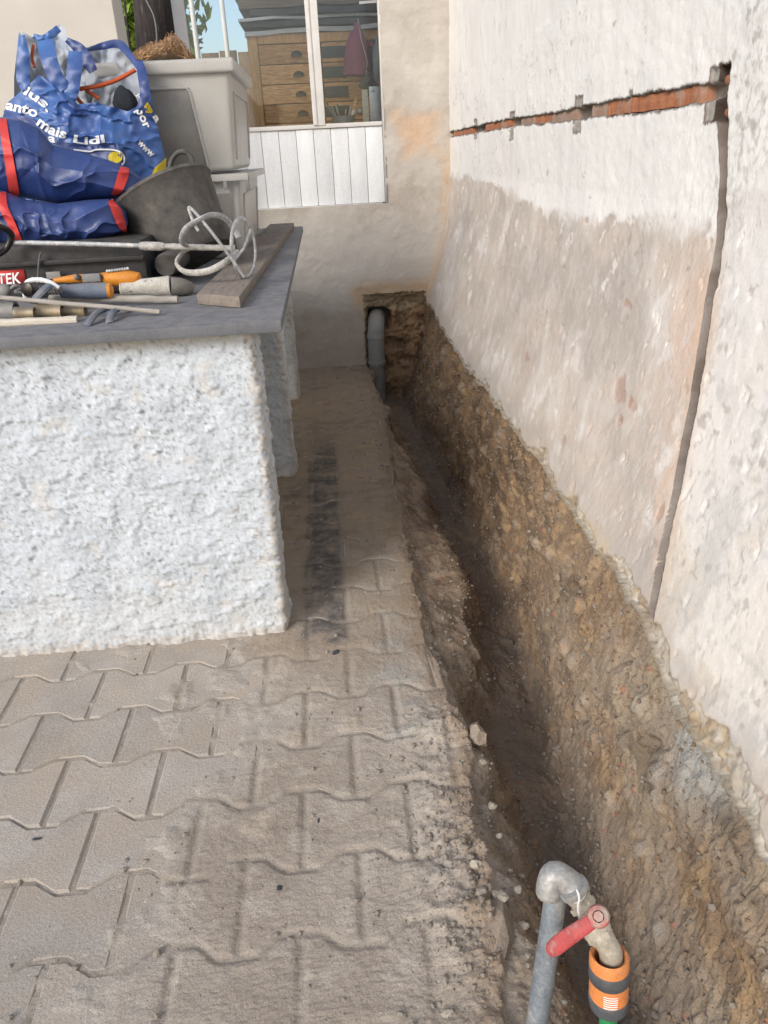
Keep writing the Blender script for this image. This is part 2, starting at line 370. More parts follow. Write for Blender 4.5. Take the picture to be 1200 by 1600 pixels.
for (a, b), n in zip(zip(ctrl[:-1], ctrl[1:]), nseg):
    t = (np.arange(1, n + 1) / n)[None]
    TX.append(a[0][:, None] * (1 - t) + b[0][:, None] * t); TZ.append(a[1][:, None] * (1 - t) + b[1][:, None] * t)
TX = np.concatenate(TX, 1); TZ = np.concatenate(TZ, 1)
for _ in range(10):                            # round the corners of the section
    for A in (TX, TZ): A[:, 1:-1] = .25 * A[:, :-2] + .5 * A[:, 1:-1] + .25 * A[:, 2:]
far = np.array([[3., 20, 90]])
X = np.concatenate([FX, TX, np.broadcast_to(far, (NY, 3))], 1)
Z = np.concatenate([np.zeros_like(FX), TZ, np.broadcast_to(TZ[:, -1:], (NY, 3))], 1)
flat = np.clip(np.where(Ys < .4, 1, 0) + np.where(Ys > 5.05, 1, 0), 0, 1)[:, None]
Z = Z * (1 - flat) + np.minimum(Z, -.005) * flat
YY = np.broadcast_to(Ys[:, None], X.shape).copy()
isF = np.zeros(X.shape, bool); isF[:, :NF] = True
inview = ((YY > .4) & (YY < 5.05) & (X > -1.7) & (X < .9))
arc = np.cumsum(np.hypot(np.diff(X, axis=1, prepend=X[:, :1]), np.diff(Z, axis=1, prepend=Z[:, :1])), 1); arc -= arc[:, NF - 1:NF]
# floor: dust that buries the pavers towards the trench
jd = joint_dist(X, YY)
n1 = fbm(X * 3, YY * 3, 4, 1); n2 = fbm(X * 14, YY * 14, 4, 2); n3 = fbm(X * 60, YY * 60, 3, 3)
cover = sst(-.62, -.05, X + .22 * n1 - .10 * (YY - 1.2)) * .9 + sst(1.75, 2.2, YY + .15 * n1) * .75 + .35 * sst(1.05, .7, YY + .2 * n1)
cover = np.clip(cover + .2 * n2 + .18 * sst(.1, .6, fbm(X * 5, YY * 5, 4, 6)), 0, 1)
mound = np.exp(-((X - .2) / .1) ** 2) * (np.exp(-((YY - 1.0) / .28) ** 2) * .022 + np.exp(-((YY - 1.42) / .09) ** 2) * .02)
n4 = fbm(X * 170, YY * 170, 2, 5)
lvl = -.0046 + .0020 * n1 + .0080 * sst(.05, .55, cover) + .0013 * n2 * (.2 + cover) + .0009 * n3 + .0011 * n4 * sst(.05, .3, cover)
jm = 1 - sst(.002, .013, jd)
lvl = lvl - .0055 * jm * sst(.3, .75, cover) * (1 - .45 * sst(.85, 1, cover) * (.5 + n1)) + mound * (1 + .7 * n2 + .1 * n3 + .06 * n4)
smear = np.zeros_like(X)
for (u, v, r) in ((470, 1145, .05), (400, 1295, .05), (240, 1300, .055), (555, 1130, .03)):
    p = on_z(u, v, 0); d = np.hypot(X - p[0], (YY - p[1]) * 1.2) / r
    smear = np.maximum(smear, np.clip(1 - d + .6 * n2, 0, 1))
lvl += .004 * np.clip(smear, 0, .6) * (1 + .8 * n3)
Z = np.where(isF & inview, lvl, Z); Z = np.where(isF & ~inview, -.008, Z)
# trench: push soil out along its normals
P = np.stack([X, YY, Z], -1)
dY = np.gradient(P, axis=0); dK = np.gradient(P, axis=1); Nn = np.cross(dK, dY); Nn /= np.linalg.norm(Nn, axis=2)[..., None] + 1e-12
tm = ((~isF) & inview) * sst(0, .03, arc)
f1, f2, cid = worley(arc * 16, YY * 16, 1); g1, g2, gid = worley(arc * 45, YY * 45, 2)
sa = sst(.52, .72, arc)            # the cut face under the plaster: rougher
rgh = .45 + .9 * sst(-.2, .4, fbm(arc * 4, YY * 3, 3, 14))
lump = fbm(arc * 5, YY * 4.5, 4, 11) * .016 + fbm(arc * 26, YY * 20, 5, 12, .6) * (.0034 + .0024 * sa) * rgh + np.clip(fbm(arc * 70, YY * 60, 3, 13), 0, 1) * .0035
stones = (np.clip(.5 - f1, 0, .3) * .05 * (_rv[cid, 2] > .9) + np.clip(.45 - g1, 0, .3) * .02 * (_rv[gid, 2] > .88)) * (.5 + .6 * sa)
holes = np.clip(fbm(arc * 11, YY * 9, 3, 15) - .45, 0, 1) * .06 * sa
P += Nn * (tm * (lump + stones - holes + .0025 * fbm(X * 90, YY * 90, 3, 9) + rng.normal(0, .0011, X.shape) * (.5 + .7 * sa)) + rng.normal(0, .0005, X.shape) * isF * inview * sst(.2, .8, cover))[..., None]
ZF = P[..., 2]
# albedo
dusty = full(X.shape, (.372, .328, .280)); dusty = mixc(dusty, (.312, .268, .222), .5 + .9 * n1); dusty = mixc(dusty, (.43, .385, .33), sst(.15, .7, n2) * .6)
corr = sst(1.7, 2.5, YY + .25 * n1); dusty = mixc(dusty, (.29, .228, .165), corr * .85)
dusty = mixc(dusty, (.36, .27, .175), sst(.1, .6, n2 + .5 * n1) * corr * .75); dusty = mixc(dusty, (.2, .155, .115), sst(.2, .6, n2 - .6 * n1) * corr * .6)
dusty = mixc(dusty, (.40, .34, .265), smear * .7)
dusty = mixc(dusty, (.385, .35, .31), sst(.8, .3, cover) * (1 - jm) * .9); dusty = mixc(dusty, (.27, .24, .2), jm * .45)
st = sst(-.165, -.135, X + .008 * n2 + .012 * n1) * sst(-.012, -.036, X + .006 * n2 - .01 * n1) * sst(1.79, 1.87, YY + .05 * n2) * sst(3.8, 3.2, YY + .15 * n2)
st2 = np.exp(-((X + .18) / .1) ** 2 - ((YY - 2.95) / .14) ** 2) * .8
dusty = mixc(dusty, (.085, .083, .084), np.clip(np.maximum(st, st2) * (.62 + .45 * n2 + .3 * n3 - .35 * jm), 0, .9))
lim = np.exp(-((X - .1) / .07) ** 2) * sst(2.2, 1.7, YY) * sst(1.2, 1.5, YY); dusty = mixc(dusty, (.3, .3, .28), lim * sst(-.1, .5, n2) * .7)
s1 = fbm(arc * 5, YY * 3.5, 4, 21); s2 = fbm(arc * 20, YY * 16, 4, 22)
soil = full(X.shape, (.21, .148, .098)); soil = mixc(soil, (.135, .096, .066), sst(-.1, .5, s1)); soil = mixc(soil, (.30, .21, .125), sst(.05, .55, s2 - .3 * s1))
faroch = sst(2.2, 3.6, YY); soil = mixc(soil, (.27, .165, .08), faroch * .5 * sst(-.4, .4, s2))
nearg = sst(2.4, 1.2, YY); soil = mixc(soil, (.285, .235, .182), nearg * .75 * sst(-.6, .2, s1))
soil = mixc(soil, (.31, .25, .175), nearg * sa * sst(.0, .6, s1 + .3 * s2) * .55)
soil = mixc(soil, (.36, .33, .29), np.where((_rv[cid, 2] > .9), sst(.45, .25, f1), 0) * .35)
soil = mixc(soil, (.33, .11, .06), np.where((_rv[gid, 2] > .985), sst(.38, .25, g1), 0) * .6)
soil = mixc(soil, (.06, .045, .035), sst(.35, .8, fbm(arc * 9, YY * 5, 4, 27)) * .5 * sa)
pm_ = np.exp(-((arc - .93) / .10) ** 2 - ((YY - 1.0) / .09) ** 2); soil = mixc(soil, (.33, .33, .31), np.clip(pm_ * 1.3 + .5 * s2 * pm_, 0, .9))
bot = sst(.27, .33, arc) * sst(.52, .44, arc); soil = mixc(soil, (.19, .15, .115), bot * .6); soil = mixc(soil, (.34, .275, .205), sst(.26, .1, arc) * sst(-.4, .3, s2) * .6)  # bottom tone, then left bank painted paler to lift its shade
dusty = mixc(dusty, (.24, .18, .125), sst(-.075, -.01, X - eXn[:, None] + .03 * n2) * isF * .75)
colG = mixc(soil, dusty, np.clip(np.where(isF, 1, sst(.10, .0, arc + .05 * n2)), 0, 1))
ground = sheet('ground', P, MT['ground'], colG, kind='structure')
GP, GARC, GCOV = P, arc, cover

# ================================================================== PAVEMENT
bed = MB().box((-.9, 2.6, -.105), (2.1, 4.6, .05)).build('pavement', MT['bed'], kind='structure')
cache = {}
npv = 0
for j in range(3, 29):
    ph = RX0 + .11 * ((j - 9) % 2)
    for k in range(-5, 6):
        x0 = ph + PX * k; x1 = x0 + PX; yc = RY0 + PY * (j + .5)
        if x0 > .2 or x1 < -1.45: continue
        pr = proj(np.array([[x0, yc, 0], [x1, yc, 0], [(x0 + x1) / 2, yc, 0]]))
        if not (((pr[:, 0] > -150) & (pr[:, 0] < 1300)) & (pr[:, 1] < 1800)).any(): continue
        if x1 < -.62 and yc > 2.0: continue
        g = .0035; xs = np.array([x0 + g, x0 + .03, x0 + .055, x0 + .08, x0 + .14, x0 + .165, x0 + .19, x1 - g])
        low = [(x, boundary(j, x) + g) for x in xs]; hi = [(x, boundary(j + 1, x) - g) for x in xs[::-1]]
        poly = np.array(low + hi)
        cut = poly[:, 0].max() > edge_x(yc)
        if cut: poly[:, 0] = np.minimum(poly[:, 0], edge_x(poly[:, 1]) - .004 + rng.uniform(-.006, .004, len(poly)))
        if np.ptp(poly[:, 0]) < .02: continue
        cen = poly.mean(0) if cut else np.array([(x0 + x1) / 2, yc]); q = poly - cen
        key = None if cut else (j % 2)
        if key is not None and key in cache: me = cache[key]
        else:
            n = len(q); s1_ = .955 if not cut else .965
            V = [(*p, -.055) for p in q] + [(*p, -.0055) for p in q] + [(*(p * np.array([s1_, .94])), 0) for p in q]
            Fs = [(i, (i + 1) % n, n + (i + 1) % n, n + i) for i in range(n)] + [(n + i, n + (i + 1) % n, 2 * n + (i + 1) % n, 2 * n + i) for i in range(n)]
            Fs += [(2 * n + a, 2 * n + a + 1, 2 * n + n - 2 - a, 2 * n + n - 1 - a) for a in range(n // 2 - 1)]
            me = bpy.data.meshes.new('paver'); me.from_pydata(V, [], Fs); me.validate(); me.materials.append(MT['paver'])
            if key is not None: cache[key] = me
        o = bpy.data.objects.new('paver', me); C.objects.link(o); o.parent = bed
        o.location = (cen[0], cen[1], float(rng.uniform(-.0012, .0008)))
        o.rotation_euler = (float(rng.normal(0, .004)), float(rng.normal(0, .004)), float(rng.normal(0, .006))); npv += 1

# ================================================================== RIGHT WALL
ZK = 1.12
def wall_x(z):
    t = np.clip((ZK - z) / .72, 0, 1.3); return .75 - .172 * (t * .35 + .65 * t ** 1.6)
def wall_pt(u, v):
    d = MW @ np.array([u - 600, v - 800, F]); lo, hi = .1, 20.
    for _ in range(60):
        m_ = (lo + hi) / 2; p = CAMP + d / np.linalg.norm(d) * m_
        if p[0] < wall_x(p[2]): lo = m_
        else: hi = m_
    return p[1], p[2]
Yw = [.62]
while Yw[-1] < 4.88: Yw.append(Yw[-1] * 1.0033)
Yw = np.array(sorted([-2.5, -1, 0, .3] + [y for y in Yw if not 1.36 < y < 1.72] + list(np.arange(1.362, 1.72, .0018)) + [4.9, 5.0]))
def zed(Y): return base_z(Y) - .012 + (.026 * fbm(Y * 5, Y * 0 + 7, 5, 31) + .005 * fbm(Y * 40, Y * 0 + 2, 3, 32)) * (.7 + .5 * sst(2.2, 1, Y))
zn = np.concatenate([np.arange(0, 1.22, .0046), np.linspace(1.222, 2.0, 22)[1:], [2.4, 3.0]])   # height above the ragged edge
WY, WT = np.meshgrid(Yw, zn, indexing='ij')
WZ = zed(Yw)[:, None] + WT
lip = 9
LZ = zed(Yw)[:, None] + np.linspace(.012, 0, lip)[None] * 0 - .004 * np.sin(np.linspace(0, np.pi, lip))[None]
LX = wall_x(zed(Yw))[:, None] + np.linspace(.085, .003, lip)[None] + rng.normal(0, .0004, LZ.shape)
# features in wall coordinates
vch = np.array([wall_pt(*p) for p in ((1128, 150), (1127, 195), (1128, 300), (1122, 380), (1108, 480), (1092, 580), (1070, 690), (1048, 800), (1030, 885), (1014, 968))])
hch = np.array([wall_pt(*p) for p in ((700, 211), (743, 203), (800, 191), (860, 185), (905, 177), (960, 168), (1020, 159), (1080, 149), (1140, 140))])
def at_v(z): o_ = np.argsort(vch[:, 1]); return np.interp(z, vch[o_, 1], vch[o_, 0])
def at_h(Y): o_ = np.argsort(hch[:, 0]); return np.interp(Y, hch[o_, 0], hch[o_, 1])
wn1 = fbm(WY * 3, WZ * 3, 4, 41); wn2 = fbm(WY * 12, WZ * 12, 4, 42); wn3 = fbm(WY * 45, WZ * 45, 3, 43)
hw = .0135 + .0015 * fbm(WZ * 18, WZ * 0, 3, 44) + .004 * sst(1.2, 1.26, WZ)
dv = np.abs(WY - at_v(WZ) + .003 * fbm(WZ * 9, WZ * 0 + 4, 2, 45)) - hw
dv = np.where((WZ > 1.30) | (WZ < vch[-1, 1] - .01), .2, dv)
dh = np.abs(WZ - at_h(WY) + .003 * fbm(WY * 14, WY * 0, 2, 46)) - (.0135 + .0035 * fbm(WY * 9, WY * 0, 3, 47) + .004 * sst(3, 1.6, WY))
dh = np.where(WY < vch[0, 0], .2, dh)
b0, b1 = wall_pt(1098, 190), wall_pt(1142, 100)
dbx = np.maximum(np.abs(WY - (b0[0] + b1[0]) / 2) - abs(b1[0] - b0[0]) / 2 * .95, np.abs(WZ - (b0[1] + b1[1]) / 2) - abs(b1[1] - b0[1]) / 2) + .003 * wn3
dst = np.full(WY.shape, .2)
for (u, va, vb, hwid) in ((743, 187, 216, .03), (800, 176, 218, .03), (905, 150, 206, .026), (985, 140, 150, .008)):
    a, b = wall_pt(u, va), wall_pt(u, vb)
    dst = np.minimum(dst, np.maximum(np.abs(WY - a[0]) - hwid * 1.35, np.abs(WZ - (a[1] + b[1]) / 2) - abs(a[1] - b[1]) / 2) + .003 * wn3)
def incut(d, e=0.): return 1 - sst(-.0045 + e, .0005 + e, d + .0015 * wn3)
cut = np.maximum.reduce([incut(dv), incut(dh), incut(dbx), incut(dst)])
cutm = np.maximum.reduce([incut(dv, .0052), incut(dh, .0045), incut(dbx, .005), incut(dst, .0045)])
# where the white paint ends
bp = np.array([wall_pt(*p) for p in ((703, 275), (745, 280), (770, 285), (800, 306), (850, 332), (905, 346), (960, 341), (1020, 347), (1062, 357), (1110, 366), (1150, 300))])
o_ = np.argsort(bp[:, 0]); zb = np.interp(WY, bp[o_, 0], bp[o_, 1]) + .02 * wn2 + .006 * wn3
bsoft = .006 + .02 * sst(-.3, .5, fbm(WY * 2.5, WY * 0 + 5, 2, 48))
bare = np.clip(.5 - (WZ - zb + .006 * fbm(WY * 50, WZ * 50, 3, 49)) / (2 * bsoft), 0, 1)
rightside = sst(at_v(WZ) + .03, at_v(WZ) - .03, WY + .03 * wn2); bare_c = bare * (1 - .72 * rightside)
flk = np.zeros_like(WY)
for (u, v, rY, rz) in ((965, 612, .03, .026), (985, 630, .02, .014), (1027, 803, .012, .02), (878, 690, .015, .012), (915, 345, .02, .008), (975, 475, .04, .012), (1185, 1240, .02, .006), (965, 660, .02, .02), (820, 560, .03, .02)):
    a = wall_pt(u, v); flk = np.maximum(flk, sst(1.1, .7, np.hypot((WY - a[0]) / rY, (WZ - a[1]) / rz) + .8 * wn2))
pits = sst(.62, .8, fbm(WY * 26, WZ * 20, 3, 51)) * (bare * .8 + .12) + .7 * sst(.5, .7, wn2) * bare * .5
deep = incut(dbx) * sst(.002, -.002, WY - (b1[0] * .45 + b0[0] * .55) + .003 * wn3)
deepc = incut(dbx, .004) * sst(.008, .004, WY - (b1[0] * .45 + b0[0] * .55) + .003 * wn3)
shal = np.maximum(incut(dst), incut(dbx)) * (1 - np.maximum(incut(dv), incut(dh)))
disp = -.026 * cut + .021 * shal * (1 - deep) - .04 * deep - .003 * flk * (1 - cut) - .0022 * bare * (1 - cut) + .0016 * wn2 + .0006 * wn3 + .0035 * wn1 - .0035 * np.clip(pits, 0, 1)
fray = sst(.03, 0, WT) ; disp += fray * .004 * fbm(WY * 60, WZ * 60, 3, 52) - .008 * sst(.014, 0, WT)
rag = sst(.004, -.002, WT - (.009 + .035 * sst(2.6, 1.2, WY) * (.6 + pn(WY * 4, 9.)) + .02 * fbm(WY * 7, WY * 0 + 1, 4, 53) + .006 * wn2) * sst(4.6, 3, WY) - .004)
disp += rng.normal(0, .0009, WY.shape) * rag * (1 - cut) - .009 * rag * (1 - cut) + rag * .005 * fbm(WY * 40, WZ * 40, 5, 54, .65)
WX = wall_x(WZ) - disp
# albedo
cw = full(WY.shape, (.735, .725, .705)); cw = mixc(cw, (.655, .65, .64), sst(0, .7, wn1) * .5)
farw = sst(2.2, 3.4, WY)
streak = fbm(WY * 14, WZ * 1.5, 4, 61)
cb = full(WY.shape, (.505, .447, .395)); cb = mixc(cb, (.60, .565, .53), sst(.0, .9, wn1 + .5 * streak) * .8); cb = mixc(cb, (.43, .375, .335), sst(.1, .7, -wn1 + .4 * wn2) * .7)
cb = mixc(cb, (.56, .39, .28), np.exp(-((WY - at_v(WZ) - .08) / .1) ** 2) * sst(.35, .6, WZ) * (.25 + .5 * wn1))
cb = mixc(cb, (.70, .68, .655), sst(.38, .8, fbm(WY * 5, WZ * 5, 6, 63, .6)) * .6); cb = mixc(cb, (.385, .35, .32), sst(.0, .7, fbm(WY * 2.2, WZ * 2.6, 5, 70, .6)) * .6); cb = mixc(cb, (.56, .54, .515), sst(.1, .6, fbm(WY * 24, WZ * 12, 4, 75, .6)) * .35); cb = mixc(cb, (.44, .40, .375), sst(.35, .6, fbm(WY * 40, WZ * 7, 4, 69)) * sst(1.9, 3, WY) * .5)
wc = mixc(cw, cb, bare_c)
low = sst(.5, .1, WT + .12 * wn1) * rightside; wc = mixc(wc, (.62, .575, .51), low * .6)
sp = sst(.42, .62, fbm(WY * 30, WZ * 30, 4, 64)) * sst(-.1, .4, fbm(WY * 2.2, WZ * 2.2, 3, 65)) ; wc = mixc(wc, (.36, .345, .32), sp * (.25 + .45 * rightside) * (1 - .5 * bare_c))
gm = sst(.12, .5, fbm(WY * 6, WZ * 6, 5, 66)) * rightside * sst(1.25, .8, WZ); wc = mixc(wc, (.47, .46, .435), gm * .6)
wc = mixc(wc, (.56, .49, .40), sst(.05, .6, fbm(WY * 3, WZ * 3, 5, 85, .6)) * rightside * sst(1.1, .5, WZ) * .5)
gs = sst(.12, .42, fbm(WY * 55, WZ * 55, 3, 56)) * sst(-.25, .35, fbm(WY * 4, WZ * 4, 4, 57)) * sst(1.62, 1.45, WY); wc = mixc(wc, (.42, .41, .385), gs * .55)
dk = sst(.74, .82, fbm(WY * 22, WZ * 20, 4, 67)) * sst(.0, .35, fbm(WY * 2.6, WZ * 2.6, 3, 68) + .2 * bare); wc = mixc(wc, (.26, .235, .21), dk * .5)
wc = mixc(wc, (.58, .40, .27), np.exp(-(dv / .03) ** 2) * sst(1.1, .95, WZ) * (.22 + .3 * wn1) * (1 - cut))
crk = sst(.022, .006, np.abs(fbm(WY * 5, WZ * 5, 4, 77))) * sst(.15, .45, fbm(WY * 2, WZ * 2, 3, 78)); wc = mixc(wc, (.3, .27, .24), crk * .5)
wc = mixc(wc, (.36, .24, .19), flk * .65); chp = sst(.5, .56, fbm(WY * 16, WZ * 14, 5, 79)) * sst(.1, .5, fbm(WY * 3, WZ * 3, 3, 80)) * bare_c; wc = mixc(wc, (.72, .70, .67), chp * .7)
band = sst(.12, .04, WT + .03 * wn2); wc = mixc(wc, (.40, .36, .325), band * .6)
wc = mixc(wc, (.55, .42, .24), sst(.07, .02, WT + .03 * wn1) * sst(.0, .5, wn1 + .3) * .6 * sst(2.5, 1.5, WY)); wc = mixc(wc, (.40, .365, .31), rag * .9); wc = mixc(wc, (.42, .32, .19), rag * sst(.0, .5, wn2) * .7); wc = mixc(wc, (.3, .235, .16), rag * sst(-.1, .4, fbm(WY * 12, WZ * 12, 4, 58)) * .8); wc = mixc(wc, (.54, .515, .47), rag * sst(.15, .5, fbm(WY * 18, WZ * 18, 4, 55)) * .55); wc = mixc(wc, (.2, .16, .12), rag * sst(.35, .6, wn3) * .6)
wc = mixc(wc, (.60, .42, .25), sst(4.55, 4.88, WY + .08 * wn2) * sst(1.2, .5, WZ + .3 * wn2) * .6)
cutc = full(WY.shape, (.19, .165, .148)); cutc = mixc(cutc, (.14, .115, .1), sst(-.2, .5, wn2)); cutc = mixc(cutc, (.25, .225, .205), sst(.2, .5, fbm(WY * 30, WZ * 6, 3, 62)) * .5)
wc = mixc(wc, cutc, sst(0, .5, cutm)); wc = mixc(wc, (.36, .34, .31), shal * (1 - deepc) * .8); wc = mixc(wc, (.05, .036, .03), deepc * .92)  # deep part of the box cut painted near black for its shade
lc = full(LX.shape, (.33, .285, .22))
WP = np.concatenate([np.stack([LX, np.broadcast_to(Yw[:, None], LX.shape), LZ], -1), np.stack([WX, WY, WZ], -1)], 1)
rw = thing('plastered_wall', 'long white and beige plastered wall with a chiselled cable groove above the trench', 'wall', (.75, 2.4, .38))
sheet('plaster_face', WP, MT['wall'], np.concatenate([lc, wc], 1), parent=rw)
MB().box((1.02, 1.25, 1.72), (.28, 7.5, 2.56)).build('wall_core', MT['mortar'], rw)
# bricks left showing inside the horizontal groove, cut through
for (ua, ub, col) in ((707, 737, 0), (748, 752, 1), (756, 795, 0), (812, 834, 2), (836, 858, 0), (860, 897, 2), (922, 944, 2), (945, 985, 0), (986, 1040, 0), (1041, 1098, 0)):
    va = np.interp(ua, [700, 743, 800, 860, 905, 960, 1020, 1080, 1140], [211, 203, 191, 185, 177, 168, 159, 149, 140])
    vb = np.interp(ub, [700, 743, 800, 860, 905, 960, 1020, 1080, 1140], [211, 203, 191, 185, 177, 168, 159, 149, 140])
    a, b = wall_pt(ua, va), wall_pt(ub, vb)
    if col == 1: continue
    n = 10; yy = np.linspace(a[0], b[0], n); V = []
    for i, y in enumerate(yy):
        zc = float(at_h(y)); hh = .013 + .0025 * pn(y * 60, 3.3) + .003 * (y < 2.6)
        xx = .758 + .004 * pn(y * 45, 1.7)
        V += [(xx, y, zc - hh), (xx - .0015, y, zc), (xx, y, zc + hh), (.785, y, zc + hh), (.785, y, zc - hh)]
    Fs = [(i * 5 + k, i * 5 + (k + 1) % 5, i * 5 + 5 + (k + 1) % 5, i * 5 + 5 + k) for i in range(n - 1) for k in range(5)] + [(4, 3, 2, 1, 0), tuple(5 * n - 5 + k for k in range(5))]
    MB().add(V, Fs).build('brick', MT['terra'] if col == 0 else MT['terradust'], rw, smooth=False)
# hollow of the junction box cut: black sheet added for the cavity's shade behind the broken brick
a, b = wall_pt(1122, 188), wall_pt(1142, 104)
MB().box((.84, (a[0] + b[0]) / 2, (a[1] + b[1]) / 2), (.012, abs(a[0] - b[0]) * 1.0, abs(a[1] - b[1]))).build('box_recess_shade', MT['blackcloth'], rw)
for (u, v) in ((1128, 126), (1128, 176)):
    a = wall_pt(u, v); V, Fs = blob((.765, a[0], a[1]), .012, int(u + v), 2, (.6, 1.3, .8)); MB().add(V, Fs).build('brick', MT['terra'], rw, smooth=False)

# ================================================================== BACK WALL
YB = 4.887
bw = thing('rendered_wall', 'grey beige rendered end wall holding the white boarded window', 'wall', (.3, YB, 0))
bx = np.arange(-.76, .80, .0065); bz = np.concatenate([np.arange(-.02, 2.15, .0065), [2.4, 2.8]])
BX, BZ = np.meshgrid(bx, bz, indexing='ij')
m1 = fbm(BX * 3, BZ * 3, 4, 71); m2 = fbm(BX * 14, BZ * 14, 4, 72); m3 = fbm(BX * 50, BZ * 50, 3, 73)
WX1, WZ1 = .368, .966
NX0, NZ1 = .198, .44
insideN = (BX > NX0 + .01 * m2) & (BZ < NZ1 + .012 * m2)
BYd = YB - (.004 * m1 + .002 * m2 + .0008 * m3) + .004 * sst(.06, 0, np.hypot(np.maximum(NX0 - BX, 0), np.maximum(BZ - NZ1, 0))) 
okv = ~((BX < WX1) & (BZ > WZ1)) & ~insideN
mask = okv[:-1, :-1] & okv[1:, :-1] & okv[:-1, 1:] & okv[1:, 1:]
bc = full(BX.shape, (.445, .415, .375)); bc = mixc(bc, (.50, .47, .43), sst(0, .6, m1)); bc = mixc(bc, (.345, .30, .255), sst(.0, .7, -m1 + .4 * m2) * .6)
bc = mixc(bc, (.44, .42, .395), sst(1.0, .6, BZ + .1 * m1) * sst(.2, .5, BZ) * .7)
bc = mixc(bc, (.42, .36, .295), sst(.45, .0, BZ + .1 * m1) * .7)
op = at(655, 212, YB); d = np.maximum(np.abs(BX - op[0]) / .12, np.abs(BZ - op[2]) / .11); bc = mixc(bc, (.56, .36, .215), sst(1.45, .3, d + .5 * m1 + .25 * m2) * .6)
bc = mixc(bc, (.52, .36, .22), sst(.66, .75, BX + .03 * m2) * sst(1.45, 1.1, BZ) * .55); bc = mixc(bc, (.46, .34, .22), sst(.12, .02, np.hypot(np.maximum(NX0 - BX, 0), np.maximum(BZ - NZ1, 0)) + .03 * m2) * sst(.3, .4, BZ) * .8)
sheet('render_face', np.stack([BX, BYd, BZ], -1), MT['wall2'], bc, mask, parent=bw)
MB().box((WX1 + .006, YB + .042, 1.9), (.014, .084, 1.88)).box((-.2, YB + .045, WZ1 - .012), (1.1, .08, .02)).build('window_reveal', MT['frame'], bw)
MB().box((.6, 5.16, 1.4), (.42, .1, 2.8)).box((-.2, 5.16, .47), (1.15, .1, .94)).build('wall_core', MT['mortar'], bw)
nx = np.linspace(NX0 - .035, .66, 120); nz = np.linspace(-.32, NZ1 + .04, 190); NXg, NZg = np.meshgrid(nx, nz, indexing='ij')
k1 = fbm(NXg * 9, NZg * 9, 5, 81); k2 = fbm(NXg * 35, NZg * 35, 4, 82); wf1, wf2, wid = worley(NXg * 14, NZg * 14, 5)
dep = .10 * sst(NX0 - .008, NX0 + .035, NXg + .01 * k2) * sst(NZ1 + .012, NZ1 - .05, NZg + .012 * k2)
dep = dep - .03 * sst(.33, .42, NZg) * sst(.02, .1, dep) + (.018 * k1 + .008 * k2 - .03 * np.clip(.5 - wf1, 0, 1)) * sst(.01, .06, dep)
dep += .2 * sst(1, .55, np.hypot((NXg - .305) / .085, (NZg - .27) / .085) + .25 * k1) + .008
nc = full(NXg.shape, (.30, .2, .12)); nc = mixc(nc, (.50, .42, .30), sst(.29, .37, NZg + .05 * k1) * .95); nc = mixc(nc, (.5, .43, .31), sst(.245, .215, NXg + .01 * k2)); nc = mixc(nc, (.1, .07, .05), sst(.1, .5, k1) * sst(.35, .28, NZg) * .7); nc = mixc(nc, (.3, .2, .11), sst(.2, .5, k2) * .5)
sheet('niche', np.stack([NXg, YB + dep, NZg], -1), MT['ground'], nc, parent=bw)

# grey drain pipe in the niche
pp = thing('drain_pipe', 'grey plastic elbow drain pipe standing in the broken corner niche', 'pipe', (.262, 4.86, -.12))
pc = at(588, 545, 4.865)
px_, py_ = pc[0], 4.865
rp = .052
bend = [(px_, py_, .004), (px_, py_, .05), (px_, py_, .2)] + [(px_ + .012 * math.sin(a), py_ + .07 - .07 * math.cos(a), .2 + .075 * math.sin(a)) for a in np.linspace(.2, math.pi / 2, 8)] + [(px_ + .03, py_ + .22, .275)]
MB().tube(bend, rp, 28).build('elbow_tube', MT['pvc'], pp, shade=60)
MB().lathe([(rp + .0005, -.002), (rp + .005, 0), (rp + .005, .02), (rp + .0005, .023)], (px_, py_, .012), caps=False).build('collar', MT['pvc'], pp)
MB().tube([(px_, py_, -.3), (px_, py_, .01)], rp * .93, 24).build('lower_pipe', MT['mortar'], pp)
MB().lathe([(rp + .0005, -.002), (rp + .003, 0), (rp + .003, .03), (rp + .0005, .033)], (px_, py_, .175), caps=False).build('collar', MT['pvc'], pp)

# ================================================================== WINDOW
win = thing('window', 'white window with two panes over white tongue and groove boards', 'window', (-.18, YB + .05, WZ1))
zs = 1.378
YG = YB + .05
MB().box((-.696, YG, 1.75), (.066, .05, 1.58)).build('frame_post', MT['frame'], win, bevel=.004)
MB().box((.008, YG - .004, 2.0), (.068, .055, 1.225)).box((-.012, YG - .014, 2.0), (.02, .05, 1.22)).build('mullion', MT['frame'], win, bevel=.003)
MB().box((-.18, YG, zs + .006), (1.09, .05, .022)).build('rail', MT['frame'], win, bevel=.003)
MB().box((-.18, YG, 2.62), (1.09, .05, .06)).build('head', MT['frame'], win, bevel=.003)
MB().box((-.345, YG + .004, 2.0), (.64, .005, 1.222)).build('pane', MT['glass'], win, smooth=False)
MB().box((.205, YG + .004, 2.0), (.326, .005, 1.222)).build('pane', MT['glass'], win, smooth=False)
xb = -.725; i = 0
while xb < WX1 - .05:
    x1 = xb + .0992
    MB().box(((xb + x1) / 2, YG - .006 + .0015 * (i % 3), (WZ1 + zs) / 2 - .004), (x1 - xb - .0022, .018, zs - WZ1 - .006)).build('board', MT['whitepaint'], win, bevel=.003)
    xb += .0992; i += 1

